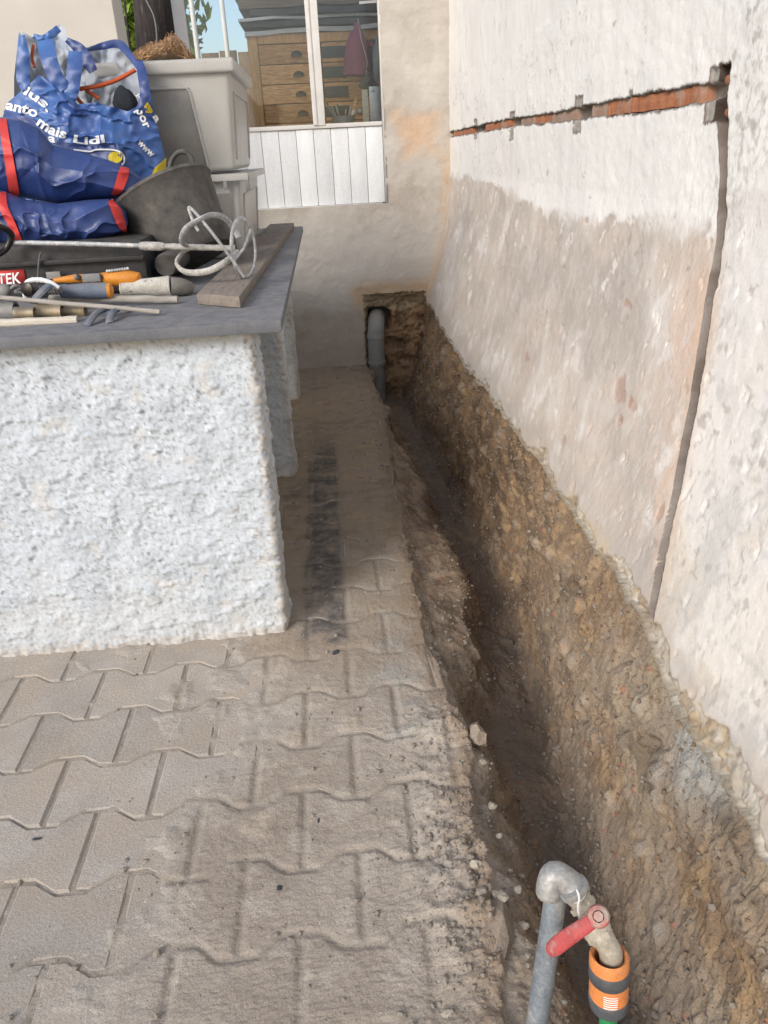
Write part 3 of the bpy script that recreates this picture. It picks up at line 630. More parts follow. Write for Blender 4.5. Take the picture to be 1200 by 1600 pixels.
# ================================================================== ROOM BEHIND THE WINDOW
room = thing('workshop_room', 'workshop room with pale plaster walls behind the window', 'room', (-.5, 6.5, 0))
MB().box((.93, 6.5, 1.4), (.12, 2.6, 2.8)).build('side_wall', MT['roomwall'], room)
MB().box((.25, 7.7, 1.4), (1.3, .12, 2.8)).box((-1.25, 7.7, .5), (1.7, .12, 1.0)).build('end_wall', MT['roomwall'], room)
for x in (-.47, -.72, -.97, -1.3): MB().box((x, 7.66, 2.0), (.035, .05, 2.0)).build('streak_bar', MT['frame'], room)  # bars added to imitate pale streaks reflected in the left pane
fe = thing('board_fence', 'brown board fence seen through the room windows', 'fence', (-2, 12, 0))
for i in range(26):
    MB().box((-5.2 + i * .24, 12, 1.22), (.225, .03, 2.5 + .12 * random.random())).build('board', MT['fence'], fe)

cab = thing('drawer_chest', 'old wooden chest of many drawers behind the window panes', 'chest', (.08, 5.6, .9))
CY = 5.5
MB().box((-.362, CY + .2, 1.4), (.06, .42, 1.02)).build('side_post', MT['woodframe'], cab, bevel=.003)
MB().box((.12, CY + .2, 1.885), (.9, .42, .05)).build('top_rail', MT['woodframe'], cab, bevel=.003)
MB().box((.12, CY + .27, 1.4), (.9, .36, .96)).build('carcass', MT['woodframe'], cab)
zt_ = 1.857
for r in range(7):
    for (xa, xb_) in ((-.328, .05), (.056, .56)):
        hgt = .108
        d = MB().box(((xa + xb_) / 2, CY + .03, zt_ - hgt / 2), (xb_ - xa, .08, hgt - .005)).build('drawer', MT['wood'], cab, bevel=.002)
        if xa < 0:
            cx = -.10 + .004 * r; prof = []
            mb = MB()
            for k in range(7):
                a = math.pi * k / 6
                for q in range(5):
                    b = math.pi / 2 * q / 4
                    prof.append((cx - .036 * math.cos(a) * (1 - .15 * q / 4), CY - .012 - .024 * math.sin(b), zt_ - hgt * .62 + .03 * math.sin(a) * math.cos(b) ** .6))
            mb.add(prof, [(k * 5 + q, k * 5 + q + 1, k * 5 + q + 6, k * 5 + q + 5) for k in range(6) for q in range(4)])
            mb.build('cup_pull', MT['metaldark'], d)
        else:
            MB().box((.13, CY - .014, zt_ - hgt * .5), (.15, .006, .062)).build('label_plate', MT['labelplate'], d, bevel=.002)
    zt_ -= .108
# stacks lying on the chest
zz = 1.912
for (nm, lab, cat, m, th, x0, x1, tilt) in (('paper_sheets', 'crumpled pale sheet spread directly over the chest top', 'sheets', 'paperwhite', .024, -.4, .55, .015),
        ('folder', 'thin dark folder lying just above the pale sheet', 'folder', 'paperdark', .03, -.41, .5, -.01), ('paper_sheets', 'narrow white paper sheaf between the two dark folders', 'sheets', 'paperwhite', .016, -.43, .56, 0),
        ('folder', 'second dark folder from the chest top', 'folder', 'paperdark', .034, -.36, .56, .008), ('folder', 'thick brown worn folder in the pile on the chest', 'folder', 'paperbrown', .06, -.42, .3, .0),
        ('paper_sheets', 'topmost white sheaf of the pile on the chest', 'sheets', 'paperwhite', .02, -.45, .53, .01), ('folder', 'black folder at the very top of the pile', 'folder', 'paperdark', .07, -.4, .56, 0)):
    n = 24; V = []
    for i in range(n):
        x = x0 + (x1 - x0) * i / (n - 1); wv = .008 * pn(x * 5, zz * 30, 3) + tilt * (i / n - .5)
        y0 = CY - .03 + .03 * pn(zz * 40, x * 3)
        V += [(x, y0, zz + wv), (x, y0 + .4, zz + wv), (x, y0 + .4, zz + th + wv * .9), (x, y0 + .004, zz + th + wv * .9)]
    Fs = [(i * 4 + k, i * 4 + (k + 1) % 4, i * 4 + 4 + (k + 1) % 4, i * 4 + 4 + k) for i in range(n - 1) for k in range(4)] + [(3, 2, 1, 0), tuple(4 * n - 4 + k for k in range(4))]
    MB().add(V, Fs).build(nm, MT[m], None, label=lab, cat=cat); zz += th + .008
# work shelf and the small things on it
MB().box((.2, 5.1, 1.36), (.34, .24, .03)).build('shelf', MT['woodframe'], None, label='narrow wooden ledge right behind the right pane', cat='shelf')
def W(u, v, Y): return at(u, v, Y)
c = W(558, 118, 5.3); lp = thing('hanging_lamp', 'dusky purple metal lamp hanging behind the right pane', 'lamp', c)
MB().lathe([(.085, 0), (.083, .005), (.078, .09), (.062, .17), (.045, .215), (.022, .235), (.018, .27)], c, (.06, 0, 1), 24, caps=False).build('shade', MT['purple'], lp)
MB().tube([W(556, 56, 5.3), W(575, 66, 5.3), W(592, 82, 5.3)], .009, 8).build('arm', MT['purple'], lp)
c = W(584, 90, 5.38); MB().lathe([(.01, -.02), (.09, -.01), (.095, 0), (.09, .01), (.01, .02)], c, (0, -1, .1), 24).build('pan', MT['blackplastic'], None, label='round black pan hanging right of the purple shade', cat='pan')
c = W(592, 128, 5.2); MB().lathe([(.022, 0), (.03, .01), (.032, .11), (.03, .17), (.012, .2), (.012, .23)], c, (0, 0, 1), 16).build('bottle', MT['glassy'], None, label='pale glass bottle at the right edge of the right pane', cat='bottle')
MB().tube([W(558, 20, 5.1), W(564, 60, 5.1), W(574, 96, 5.1), W(572, 118, 5.1)], .0022, 6).build('string', MT['wire'], None, label='thin pale string holding the dark hanging lantern', cat='string')
c = W(577, 134, 5.1); R45 = Matrix.Rotation(math.radians(45), 3, 'Y') @ Matrix.Rotation(.5, 3, 'Z')
ln = thing('lantern', 'small dark square lantern hanging tilted from a string', 'lantern', c)
MB().box(c, (.085, .06, .085), R45).build('body', MT['blackplastic'], ln, bevel=.006); MB().tube([c + np.array([-.03, 0, .05]), c + np.array([-.01, 0, .09]), c + np.array([.02, 0, .06])], .004, 8).build('handle', MT['metaldark'], ln)
c = W(587, 196, 5.06); MB().box(c + np.array([.004, 0, .1]), (.07, .06, .2)).box(c + np.array([-.01, -.031, .18]), (.02, .006, .02)).build('metal_box', MT['metalpot'], None, bevel=.006, label='upright grey metal box in the lower right of the right pane', cat='box')
c = W(572, 190, 5.03); MB().box(c + np.array([0, 0, .08]), (.034, .012, .17)).build('wood_strip', MT['palestick'], None, bevel=.002, label='short pale wood strip standing beside the grey metal box', cat='wood strip')
c = W(537, 197, 5.03); tin = thing('tin', 'low round tin crowded with small tools behind the right pane', 'tin', c)
MB().lathe([(.06, 0), (.068, .05), (.07, .052), (.066, .048), (.058, .006)], c, n=24).build('can', MT['metalpot'], tin)
for q in range(12):
    a = random.random() * 6.28; b = c + np.array([.04 * math.cos(a), .04 * math.sin(a), .02]); t = b + np.array([.05 * math.cos(a), .03 * math.sin(a), .06 + .05 * random.random()])
    MB().tube([b, t], .004, 6).build('small_tool', random.choice([MT['palestick'], MT['metalpot'], MT['blackplastic']]), tin)
b = thing('paint_brush', 'paint brush with pale bristles standing behind the tin', 'brush', W(552, 190, 5.05))
MB().tube([W(550, 185, 5.05), W(553, 172, 5.05)], [.014, .016], 10, flat=.5).build('bristles', MT['white'], b); MB().tube([W(553, 172, 5.05), W(556, 160, 5.05), W(557, 150, 5.05)], [.009, .011, .006], 10).build('handle', MT['wood'], b)
c = W(563, 174, 5.04); V, Fs = blob(c, .02, 3, 3, amp=.02); MB().add(V, Fs).build('ornament_ball', MT['metalpot'], None, label='small shiny ball beside the standing paint brush', cat='ball')

# ================================================================== LEFT BACKGROUND
pl = thing('cream_pillar', 'broad cream plastered pillar at the upper left behind the blue bags', 'pillar', (-1.4, 4.5, 0))
MB().box((-1.655, 4.41, 1.4), (1.5, .22, 2.8)).build('shaft', MT['cream'], pl, bevel=.006)
tr = thing('tree_trunk', 'dark rough tree trunk between the pillar and the window', 'tree', (-1.05, 6.0, 0))
a, b = at(241, 0, 6.), at(245, 110, 6.); dr = (a - b) / (a - b)[2]
tp = [b + dr * (z - b[2]) for z in np.linspace(0, 3.4, 40)]; tp = [p + np.array([.012 * pn(p[2] * 3, 1.), 0, 0]) for p in tp]
MB().tube(tp, [.13 + .012 * pn(p[2] * 7, 3.) for p in tp], 20).build('trunk', MT['trunk'], tr)
MB().tube(smoothpath([at(228, 0, 5.6), at(240, 25, 5.6), at(245, 60, 5.6), at(243, 100, 5.6)], 20), .004, 6).build('wire', MT['wire'], None, label='thin loose wire hanging in front of the dark trunk', cat='wire')
MB().tube(smoothpath([at(192, -20, 6.5), at(198, 30, 6.5), at(205, 90, 6.5)], 12), .008, 6).build('vine', MT['trunk'], None, label='thin dark upright vine in front of the sunny leaves', cat='vine')
def bush(name, label, c, R, n, seed):
    rg = np.random.default_rng(seed); t = thing(name, label, 'bush', (c[0], c[1], 0))
    V, Fs = [], []
    for i in range(n):
        d = rg.normal(size=3); d /= np.linalg.norm(d); p = np.array(c) + d * R * (rg.random() ** .35) * (1 + .3 * pn(d[0] * 2, d[2] * 2 + d[1], seed))
        L = .05 + .07 * rg.random(); a = rg.normal(size=3); a /= np.linalg.norm(a); b_ = np.cross(a, rg.normal(size=3)); b_ /= np.linalg.norm(b_); nn = np.cross(a, b_)
        k = len(V); V += [p - a * L, p + b_ * L * .35 + nn * L * .1, p + a * L, p - b_ * L * .35 + nn * L * .1]; Fs.append((k, k + 1, k + 2, k + 3))
    MB().add(V, Fs).build('foliage', MT['leaf'], t, smooth=False)
    for q in range(5): 
        e = np.array(c) + rg.normal(size=3) * R * .4; MB().tube(smoothpath([(c[0], c[1], 0), ((c[0] + e[0]) / 2 + .1, c[1], c[2] * .5), e], 10), [.05 - .004 * k for k in range(10)], 8).build('stem', MT['trunk'], t)
p = at(203, 40, 9.); bush('garden_bush', 'sunlit yellow green bush nearest the cream pillar', (p[0], 9., p[2]), np.array([.7, .6, .9]), 2600, 3)
p = at(170, 10, 12.); bush('garden_bush', 'taller green bush further back beyond the sunlit bush', (p[0], 12., p[2] + .4), np.array([.75, 1., 1.6]), 3500, 4)
p = at(200, 120, 10.); bush('garden_bush', 'low green bush under the sunlit bush beyond the pillar', (p[0], 10.2, .8), np.array([1.0, .8, .9]), 2200, 5)

# ================================================================== COUNTER
ct = thing('masonry_counter', 'long masonry counter of rough white piers under a slate slab', 'counter', (-.7, 3.0, 0))
ZT, ZB = .899, .873
def pier(x0, x1, y0, y1, res, seed, y_in=None):
    r = .018
    path = [(x0, y0)]; path += [(x1 - r, y0)] + [(x1 - r + r * math.sin(a), y0 + r - r * math.cos(a)) for a in np.linspace(.15, math.pi / 2 - .15, 6)] + [(x1, y0 + r)] + [(x1, y1 - r)] + [(x1 - r + r * math.cos(a), y1 - r + r * math.sin(a)) for a in np.linspace(.3, math.pi / 2, 4)] + [(x0, y1)]
    Q = np.array(path); L = np.concatenate([[0], np.cumsum(np.hypot(*np.diff(Q, axis=0).T))]); s = np.arange(0, L[-1], res)
    qx, qy = np.interp(s, L, Q[:, 0]), np.interp(s, L, Q[:, 1]); tx, ty = np.gradient(qx), np.gradient(qy); ll = np.hypot(tx, ty); nx_, ny_ = ty / ll, -tx / ll
    z = np.arange(-.01, ZB + .001, res); S, Zz = np.meshgrid(s, z, indexing='ij')
    a = fbm(S * 9, Zz * 9, 4, seed); wrp = .006 * pn(S * 50, Zz * 50, seed); b = fbm((S + wrp) * 58, (Zz - wrp) * 62, 4, seed + 1, .62); rd = 1 - np.abs(fbm(S * 46, Zz * 54, 3, seed + 2))
    ptch = sst(.6, .85, fbm(S * 60, Zz * 46, 3, seed + 3))
    fine = fbm(S * 130, Zz * 130, 3, seed + 9, .65); d = .0045 * a + .0014 * b + .0012 * rd ** 3 + .0017 * fine - .0045 * ptch + .004 * sst(.25, .5, fbm(S * 20, Zz * 26, 4, seed + 12))
    base = sst(.05, 0, Zz); d += base * .006 * fbm(S * 40, Zz * 8, 3, seed + 4)
    PX_ = qx[:, None] + nx_[:, None] * d; PY_ = qy[:, None] + ny_[:, None] * d
    col = full(S.shape, (.525, .575, .63)); col = mixc(col, (.475, .522, .575), sst(-.1, .6, a)); 
    edge = np.exp(-((s - (L[1] + .012)) / .016) ** 2)[:, None]; col = mixc(col, (.50, .44, .36), edge * sst(-.5, .3, b) * .75)
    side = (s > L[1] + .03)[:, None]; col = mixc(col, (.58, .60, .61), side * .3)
    col = mixc(col, (.2, .2, .2), sst(.44, .6, fbm(S * 100, Zz * 74, 3, seed + 6)) * (.55 + .4 * sst(.6, .85, Zz)) * sst(-.7, .2, fbm(S * 6, Zz * 6, 3, seed + 8))); col = mixc(col, (.26, .26, .26), sst(.3, .5, fbm(S * 150, Zz * 120, 2, seed + 10)) * .35)
    col = mixc(col, (.3, .29, .27), ptch * .45)
    col = mixc(col, (.55, .51, .45), sst(.5, .8, fbm(S * 11, Zz * 11, 5, seed + 7)) * .35)
    col = mixc(col, (.5, .44, .34), sst(.83, .87, Zz + .01 * b) * .5); col = mixc(col, (.42, .36, .3), sst(.035, .0, Zz + .02 * b) * .75); col = mixc(col, (.5, .5, .49), sst(.25, .05, Zz + .12 * a) * .35)
    sheet('pier', np.stack([PX_, PY_, Zz], -1), MT['stucco'], col, flip=True, parent=ct)
pier(-1.55, -.192, 1.885, 2.03, .0046, 101)
pier(-.9, -.205, 3.075, 3.22, .0065, 121)
pier(-.9, -.215, 4.21, 4.35, .008, 141)
MB().box((-.95, 3.11, (ZT + ZB) / 2), (1.66, 2.56, ZT - ZB)).build('slab', MT['slate'], ct, bevel=.003)
bpy.data.objects['slab'].rotation_euler = (0, 0, 0)

# ---- plank lying lengthwise on the slab
A, B = np.array([-.292, 2.045]), np.array([-.222, 4.25]); dr = _n(B - A); sd_ = np.array([dr[1], -dr[0]]) * .062
def q(p, z): return (p[0], p[1], z)
b4 = [A - sd_ + dr * .07, A + sd_ - dr * .02, B + sd_, B - sd_]
MB().hexa([q(p, ZT + .001) for p in b4], [q(p, ZT + .03) for p in b4]).build('plank', MT['plank'], None, bevel=.004, label='long grey wooden plank lying lengthwise along the slab edge', cat='plank')

# ---- two clear boxes
def tub(name, label, x0, x1, y0, y1, z0, z1, lid, group):
    t = thing(name, label, 'storage box', ((x0 + x1) / 2, (y0 + y1) / 2, z0), group); k = .03
    c0 = [(x0 + k, y0 + k, z0), (x1 - k, y0 + k, z0), (x1 - k, y1 - k, z0), (x0 + k, y1 - k, z0)]; c1 = [(x0 + .008, y0 + .008, z1), (x1 - .008, y0 + .008, z1), (x1 - .008, y1 - .008, z1), (x0 + .008, y1 - .008, z1)]
    MB().hexa(c0, c1).build('body', MT['boxplastic'], t, bevel=.022, seg=4)
    if lid: MB().box(((x0 + x1) / 2, (y0 + y1) / 2, z1 + .008), (x1 - x0 + .025, y1 - y0 + .025, .045)).build('lid', MT['boxplastic'], t, bevel=.012, seg=3)
    else:
        MB().box(((x0 + x1) / 2, (y0 + y1) / 2, z1 - .002), (x1 - x0 + .05, y1 - y0 + .05, .024)).build('rim', MT['boxplastic'], t, bevel=.005)
        MB().box((x1 + .02, y0 - .012, z1 - .025), (.014, .02, .045)).build('clip', MT['greyfit'], t, bevel=.002)
        MB().box((x1 - .06, y0 - .016, z1 - .028), (.014, .012, .03)).build('clip', MT['greyfit'], t, bevel=.002)
    return t
t = tub('storage_box', 'dusty clear plastic box with lid, stacked on the other', -.74, -.285, 3.1, 3.86, 1.205, 1.53, True, 'clear boxes stacked on the slab')
def onfront(x, z, y0=3.1, z0=1.205, z1=1.53, off=-.004): return (x, y0 + .03 - .022 * (z - z0) / (z1 - z0) + off, z)
x0, x1, z0, z1 = -.7, -.44, 1.222, 1.475
MB().hexa([onfront(x0, z0, off=.004), onfront(x1 + .03, z0, off=.004), onfront(x1, z1, off=.004), onfront(x0, z1, off=.004)], [onfront(x0, z0), onfront(x1 + .03, z0), onfront(x1, z1), onfront(x0, z1)]).build('front_panel', MT['boxpanel'], t)
MB().tube([onfront(x0, z1), onfront(x1 - .01, z1), onfront(x1, z1 - .01), onfront(x1 + .03, z0)], .0045, 8).build('rib', MT['boxplastic'], t)
y0, y1 = 3.2, 3.76
def onside(y, z, off=.003): return (-.285 - .03 + .022 * (z - 1.205) / .325 + off, y, z)
MB().tube([onside(y0, 1.24), onside(y0, 1.46), onside(y1, 1.46), onside(y1, 1.24)], .004, 8).build('rib', MT['boxplastic'], t)
V, Fs = blob((-.47, 3.4, 1.30), .12, 12, 3, (1.1, 1, .7), .2); MB().add(V, Fs).build('cloth_bundle', MT['cream'], None, label='pale rounded bundle visible through the lidded clear box', cat='bundle')
t2 = tub('storage_box', 'dirty clear plastic box with rim, underneath the lidded box', -.8, -.29, 3.08, 3.98, ZT + .002, 1.185, False, 'clear boxes stacked on the slab')
def onside2(y, z, off=.003): return (-.29 - .03 + .022 * (z - ZT) / .286 + off, y, z)
MB().tube([onside2(3.2, .93), onside2(3.2, 1.12), onside2(3.85, 1.12), onside2(3.85, .93)], .004, 8).build('rib', MT['boxplastic'], t2)
MB().hexa([(-.7, 3.105, .93), (-.34, 3.105, .93), (-.34, 3.08, 1.13), (-.7, 3.08, 1.13)], [(-.7, 3.098, .93), (-.34, 3.098, .93), (-.34, 3.074, 1.13), (-.7, 3.074, 1.13)]).build('front_panel', MT['boxpanel'], t2)

# ---- cushions of cloth and plastic: a filled outline with a bulging front and back
_cr = np.random.default_rng(21)
CR = [(_cr.uniform(-1.2, .2), _cr.uniform(-1.4, -.1), _cr.uniform(0, math.pi), _cr.uniform(.06, .25), _cr.uniform(-1, 1), _cr.uniform(.006, .016)) for _ in range(90)]
def crease(x, z):                     # sharp straight folds of stiff plastic sheet
    t = 0
    for a, b, th, ln_, am, wd in CR:
        dx, dz = x - a, z - b; al = dx * math.cos(th) + dz * math.sin(th); ac = -dx * math.sin(th) + dz * math.cos(th)
        t = t + am * np.exp(-np.abs(ac) / wd * np.where(ac > 0, 1, .35)) * sst(1, .2, np.abs(al) / ln_)
    return t
def pillow(top, bot, Yc, Df, Db, nu=70, nv=46, amp=.02, seed=0, wr=6., edge=.45, lean=0., ret=False):
    top = np.array(top, float); bot = np.array(bot, float)
    u = np.linspace(max(top[0, 0], bot[0, 0]), min(top[-1, 0], bot[-1, 0]), nu); t = np.linspace(0, 1, nv)
    U, T = np.meshgrid(u, t, indexing='ij'); Vv = np.interp(u, bot[:, 0], bot[:, 1])[:, None] * (1 - T) + np.interp(u, top[:, 0], top[:, 1])[:, None] * T
    s = ((u - u[0]) / (u[-1] - u[0]))[:, None]
    e = np.clip(np.minimum(np.minimum(s, 1 - s) * 3.2, np.minimum(T, 1 - T) * 2.6), 0, 1) ** edge
    px_m = 1205 / Yc
    x_, z_ = U / px_m, Vv / px_m
    cr = 1 - np.abs(fbm(x_ * wr, z_ * wr, 3, seed)); wv = amp * (.8 * fbm(x_ * wr * .6, z_ * wr * .6, 3, seed + 3) + .7 * (cr ** 7 - .3)) + .016 * (amp < .04) * crease(x_ - .45 + .1 * seed / 40, -z_ + .05 * seed / 40) 
    out = []
    for D, sg in ((Df, -1), (Db, 1)):
        Yd = Yc + sg * e * (D + wv) + lean * (T - .5)
        d = np.einsum('ij,abj->abi', MW, np.stack([U - 600, Vv - 800, np.full(U.shape, F)], -1))
        out.append(d * (Yd / d[..., 1])[..., None] + CAMP)
    if ret: return out
    return out
def pillow_mesh(name, m, parent, *a, **k):
    fr, bk = pillow(*a, **k); n, q_ = fr.shape[:2]; f = grid_faces(n, q_)
    V = np.concatenate([fr.reshape(-1, 3), bk.reshape(-1, 3)]) - org(parent); Fs = np.concatenate([f[:, ::-1], f + n * q_])
    me = mesh_np(name, V, Fs); bm = bmesh.new(); bm.from_mesh(me); bmesh.ops.remove_doubles(bm, verts=bm.verts, dist=.0004); bmesh.ops.recalc_face_normals(bm, faces=bm.faces); bm.to_mesh(me); bm.free()
    me.polygons.foreach_set('use_smooth', [True] * len(me.polygons))
    return link(name, me, m, parent)
# sack on the lidded box
sk = thing('burlap_sack', 'brown burlap sack heaped on top of the lidded clear box', 'sack', at(270, 100, 3.5))
pillow_mesh('cloth', MT['burlap'], sk, [(205, 97), (215, 84), (235, 72), (252, 66), (268, 54), (280, 60), (292, 76), (300, 90), (312, 99)], [(205, 99), (250, 103), (312, 101)], 3.48, .16, .16, amp=.05, seed=5, wr=9)
_fr = np.random.default_rng(8); mbf = MB(); sf_ = pillow([(205, 97), (215, 84), (235, 72), (252, 66), (268, 54), (280, 60), (292, 76), (300, 90), (312, 99)], [(205, 99), (250, 103), (312, 101)], 3.48, .16, .16, amp=.05, seed=5, wr=9)[0]
for q_ in range(420):
    i, j = _fr.integers(4, 66), _fr.integers(18, 45); L_ = _fr.integers(5, 16); pts_ = []
    for k in range(5):
        jj = max(0, j - k * L_ // 5); ii = int(np.clip(i + k * _fr.normal(0, .8) + (i - 44) * .03 * k, 0, 69)); pts_.append(sf_[ii, jj] + np.array([_fr.normal(0, .003), -.004 - .012 * _fr.random(), .004 + .012 * _fr.random() * (k < 2)]))
    mbf.tube(smoothpath(pts_, 7), .0011, 3, caps=False)
mbf.build('fibres', MT['fibre'], sk, kind='stuff')
# ---- black bucket lying tipped
bk = thing('rubber_bucket', 'dusty black rubber bucket tipped over between bag and boxes', 'bucket', at(290, 400, 2.7))
rc = at(252, 302, 2.72); bc_ = at(306, 404, 2.66); ax = _n(bc_ - rc); dp = np.linalg.norm(bc_ - rc)
MB().lathe([(.166, 0), (.172, -.004), (.174, .006), (.168, .014), (.15, dp * .5), (.135, dp - .012), (.125, dp), (.0, dp)], rc, ax, 40, caps=False).build('shell', MT['rubber'], bk)
MB().lathe([(.166, 0), (.147, dp * .5), (.13, dp - .012), (0, dp - .01)], rc, ax, 40, caps=False).build('inner_wall', MT['rubber'], bk)
for (pts, Yh) in ((((268, 292), (266, 258), (276, 240), (290, 238), (300, 250), (305, 272)), 2.66), (((256, 290), (258, 272), (265, 264), (272, 268), (274, 284)), 2.8)):
    MB().tube(smoothpath([at(*p, Yh) for p in pts], 24), .0075, 10).build('handle', MT['rubber'], bk)

# ---- the big blue shopping bag
bg = thing('shopping_bag', 'large open blue shopping bag with white lettering and yellow patches', 'bag', at(140, 380, 2.95))
YBG = 2.95
frontT = [(2, 188), (12, 160), (38, 138), (62, 117), (84, 128), (122, 163), (150, 160), (200, 174), (216, 165), (232, 128), (244, 190), (262, 262)]
backT = [(22, 120), (30, 48), (34, 49), (50, 58), (78, 55), (92, 38), (100, 40), (106, 62), (128, 75), (150, 70), (186, 63), (200, 82), (222, 110), (232, 128)]
YF = {}
def bagfront(u, v):
    s = np.clip((u - 2) / 260, 0, 1); t = np.clip((v - 120) / 200, 0, 1)
    e = np.clip(np.minimum(s, 1 - s) * 3.0, 0, 1) ** .5
    wv = .018 * fbm(u / 60, v / 60, 3, 91) + .02 * (1 - np.abs(fbm(u / 75 + v / 120, v / 50 - u / 140, 3, 92))) ** 5
    wv = wv * .8 + .018 * crease((u - 600) / 408. + .25, -v / 408.)
    fold = .02 * np.exp(-((u - 62 - (v - 117) * 1.0) / 9) ** 2) * (v < 180)
    return YBG - .07 * e - .10 * e * t - wv * e - fold
def rays(U, V_, Y):
    d = np.einsum('ij,abj->abi', MW, np.stack([U - 600, V_ - 800, np.full(U.shape, F)], -1)); return d * (Y / d[..., 1])[..., None] + CAMP
u = np.linspace(2, 261, 260); T = np.linspace(0, 1, 140); U, TT = np.meshgrid(u, T, indexing='ij'); ft = np.array(frontT, float)
Vv = np.interp(u, ft[:, 0], ft[:, 1])[:, None] * TT + np.interp(u, [0, 200, 262], [400, 380, 300])[:, None] * (1 - TT)
FP = rays(U, Vv, bagfront(U, Vv)); sheet('front_side', FP, MT['bagl'], parent=bg)
bt = np.array(backT, float); u = np.linspace(22, 232, 110); U, TT = np.meshgrid(u, T, indexing='ij')
Vv = np.interp(u, bt[:, 0], bt[:, 1])[:, None] * TT + 380 * (1 - TT); sB = np.clip(np.minimum((U - 22), (232 - U)) / 70, 0, 1) ** .6
wB = .03 * fbm(U / 40, Vv / 50, 3, 93) + .025 * (1 - np.abs(fbm(U / 45, Vv / 60, 3, 94))) ** 4
YBk = YBG + .02 + sB * (.13 + wB) + .03 * np.sin(U / 12) * sst(110, 40, Vv)
BP = rays(U, Vv, YBk); sheet('lining', BP, MT['baginner'], parent=bg, flip=True)
sheet('back_side', rays(U, Vv, YBk + .006), MT['bag'], parent=bg)
# folded-over rim and gusset of the opening
def strip(name, m, pts, w_, Y, parent, off=0., n=30, tw=None):
    P_ = smoothpath([(*p, 0) for p in pts], n)[:, :2]; tg = np.gradient(P_, axis=0); nr = np.stack([-tg[:, 1], tg[:, 0]], 1) / (np.linalg.norm(tg, axis=1)[:, None] + 1e-9)
    ww = np.interp(np.linspace(0, 1, n), np.linspace(0, 1, len(w_)), w_)
    ks = np.linspace(-.5, .5, 7); U_ = P_[:, 0][:, None] + nr[:, 0][:, None] * ww[:, None] * ks; V_ = P_[:, 1][:, None] + nr[:, 1][:, None] * ww[:, None] * ks
    Yb = (np.interp(np.linspace(0, 1, n), np.linspace(0, 1, len(Y)), Y)[:, None] if not callable(Y) else Y(U_, V_)) + off + (.004 * ks ** 2 * 4 + .006 * np.sin(np.arange(n) * .8)[:, None] * ks if not callable(Y) else 0)
    a = rays(U_, V_, Yb * np.ones_like(U_)); b_ = rays(U_, V_, Yb * np.ones_like(U_) + .004); a2, b2 = a.reshape(-1, 3), b_.reshape(-1, 3)
    n_, q_ = U_.shape; f = grid_faces(n_, q_); V = np.concatenate([a2, b2, a2, b2]) - org(parent)
    ring = [i * q_ for i in range(n_)] + [(n_ - 1) * q_ + k for k in range(1, q_)] + [i * q_ + q_ - 1 for i in range(n_ - 2, -1, -1)] + [k for k in range(q_ - 2, 0, -1)]
    rf = np.array([(ring[i], ring[(i + 1) % len(ring)], ring[(i + 1) % len(ring)] + n_ * q_, ring[i] + n_ * q_) for i in range(len(ring))]) + 2 * n_ * q_
    o = link(name, mesh_np(name, V, np.concatenate([f[:, ::-1], f + n_ * q_, rf])), m, parent); return o
strip('rim_fold', MT['bag'], [(130, 80), (160, 72), (186, 69), (204, 88), (224, 116), (231, 130)], [4, 12, 14, 10, 9, 6], [2.98, 3.05, 3.0, 2.95, 2.9, 2.88], bg)
strip('rim_fold', MT['bag'], [(217, 95), (224, 125), (226, 150), (216, 172)], [12, 16, 16, 8], [2.93, 2.87, 2.85, 2.84], bg)
strip('rim_fold', MT['bag'], [(104, 62), (122, 75), (134, 92), (146, 112)], [8, 18, 22, 14], [2.99, 2.98, 2.97, 2.96], bg)
strip('corner_flap', MT['bagl'], [(34, 55), (36, 85), (36, 120), (40, 140)], [10, 20, 22, 14], [2.92, 2.9, 2.9, 2.89], bg)
strip('handle', MT['bagl'], [(70, 62), (76, 90), (86, 118), (100, 140)], [26, 26, 24, 20], [2.92, 2.86, 2.85, 2.85], bg)
strip('handle', MT['bagl'], [(118, 80), (116, 110), (112, 140), (110, 158)], [22, 24, 24, 16], [2.9, 2.86, 2.85, 2.85], bg)
strip('handle', MT['bagl'], [(52, 56), (66, 60), (80, 54), (92, 44)], [8, 10, 14, 12], [2.96, 2.95, 2.96, 2.99], bg)
MB().tube(smoothpath([at(124, 139, 2.9), at(150, 135, 2.91), at(180, 126, 2.93), at(212, 109, 2.94)], 26), .0065, 10).build('piping', MT['orangetrim'], bg)
MB().tube(smoothpath([at(52, 70, 2.94), at(50, 90, 2.93), at(54, 105, 2.92)], 12), .005, 8).build('piping', MT['orangetrim'], bg)
MB().tube(smoothpath([at(92, 112, 2.93), at(98, 122, 2.92), at(98, 134, 2.9)], 12), .006, 8).build('piping', MT['orangetrim'], bg)
MB().tube(smoothpath([at(118, 150, 2.9), at(128, 162, 2.9)], 8), .006, 8).build('piping', MT['orangetrim'], bg)
MB().tube(smoothpath([at(134, 141, 2.91), at(155, 154, 2.91)], 8), .006, 8).build('piping', MT['orangetrim'], bg)
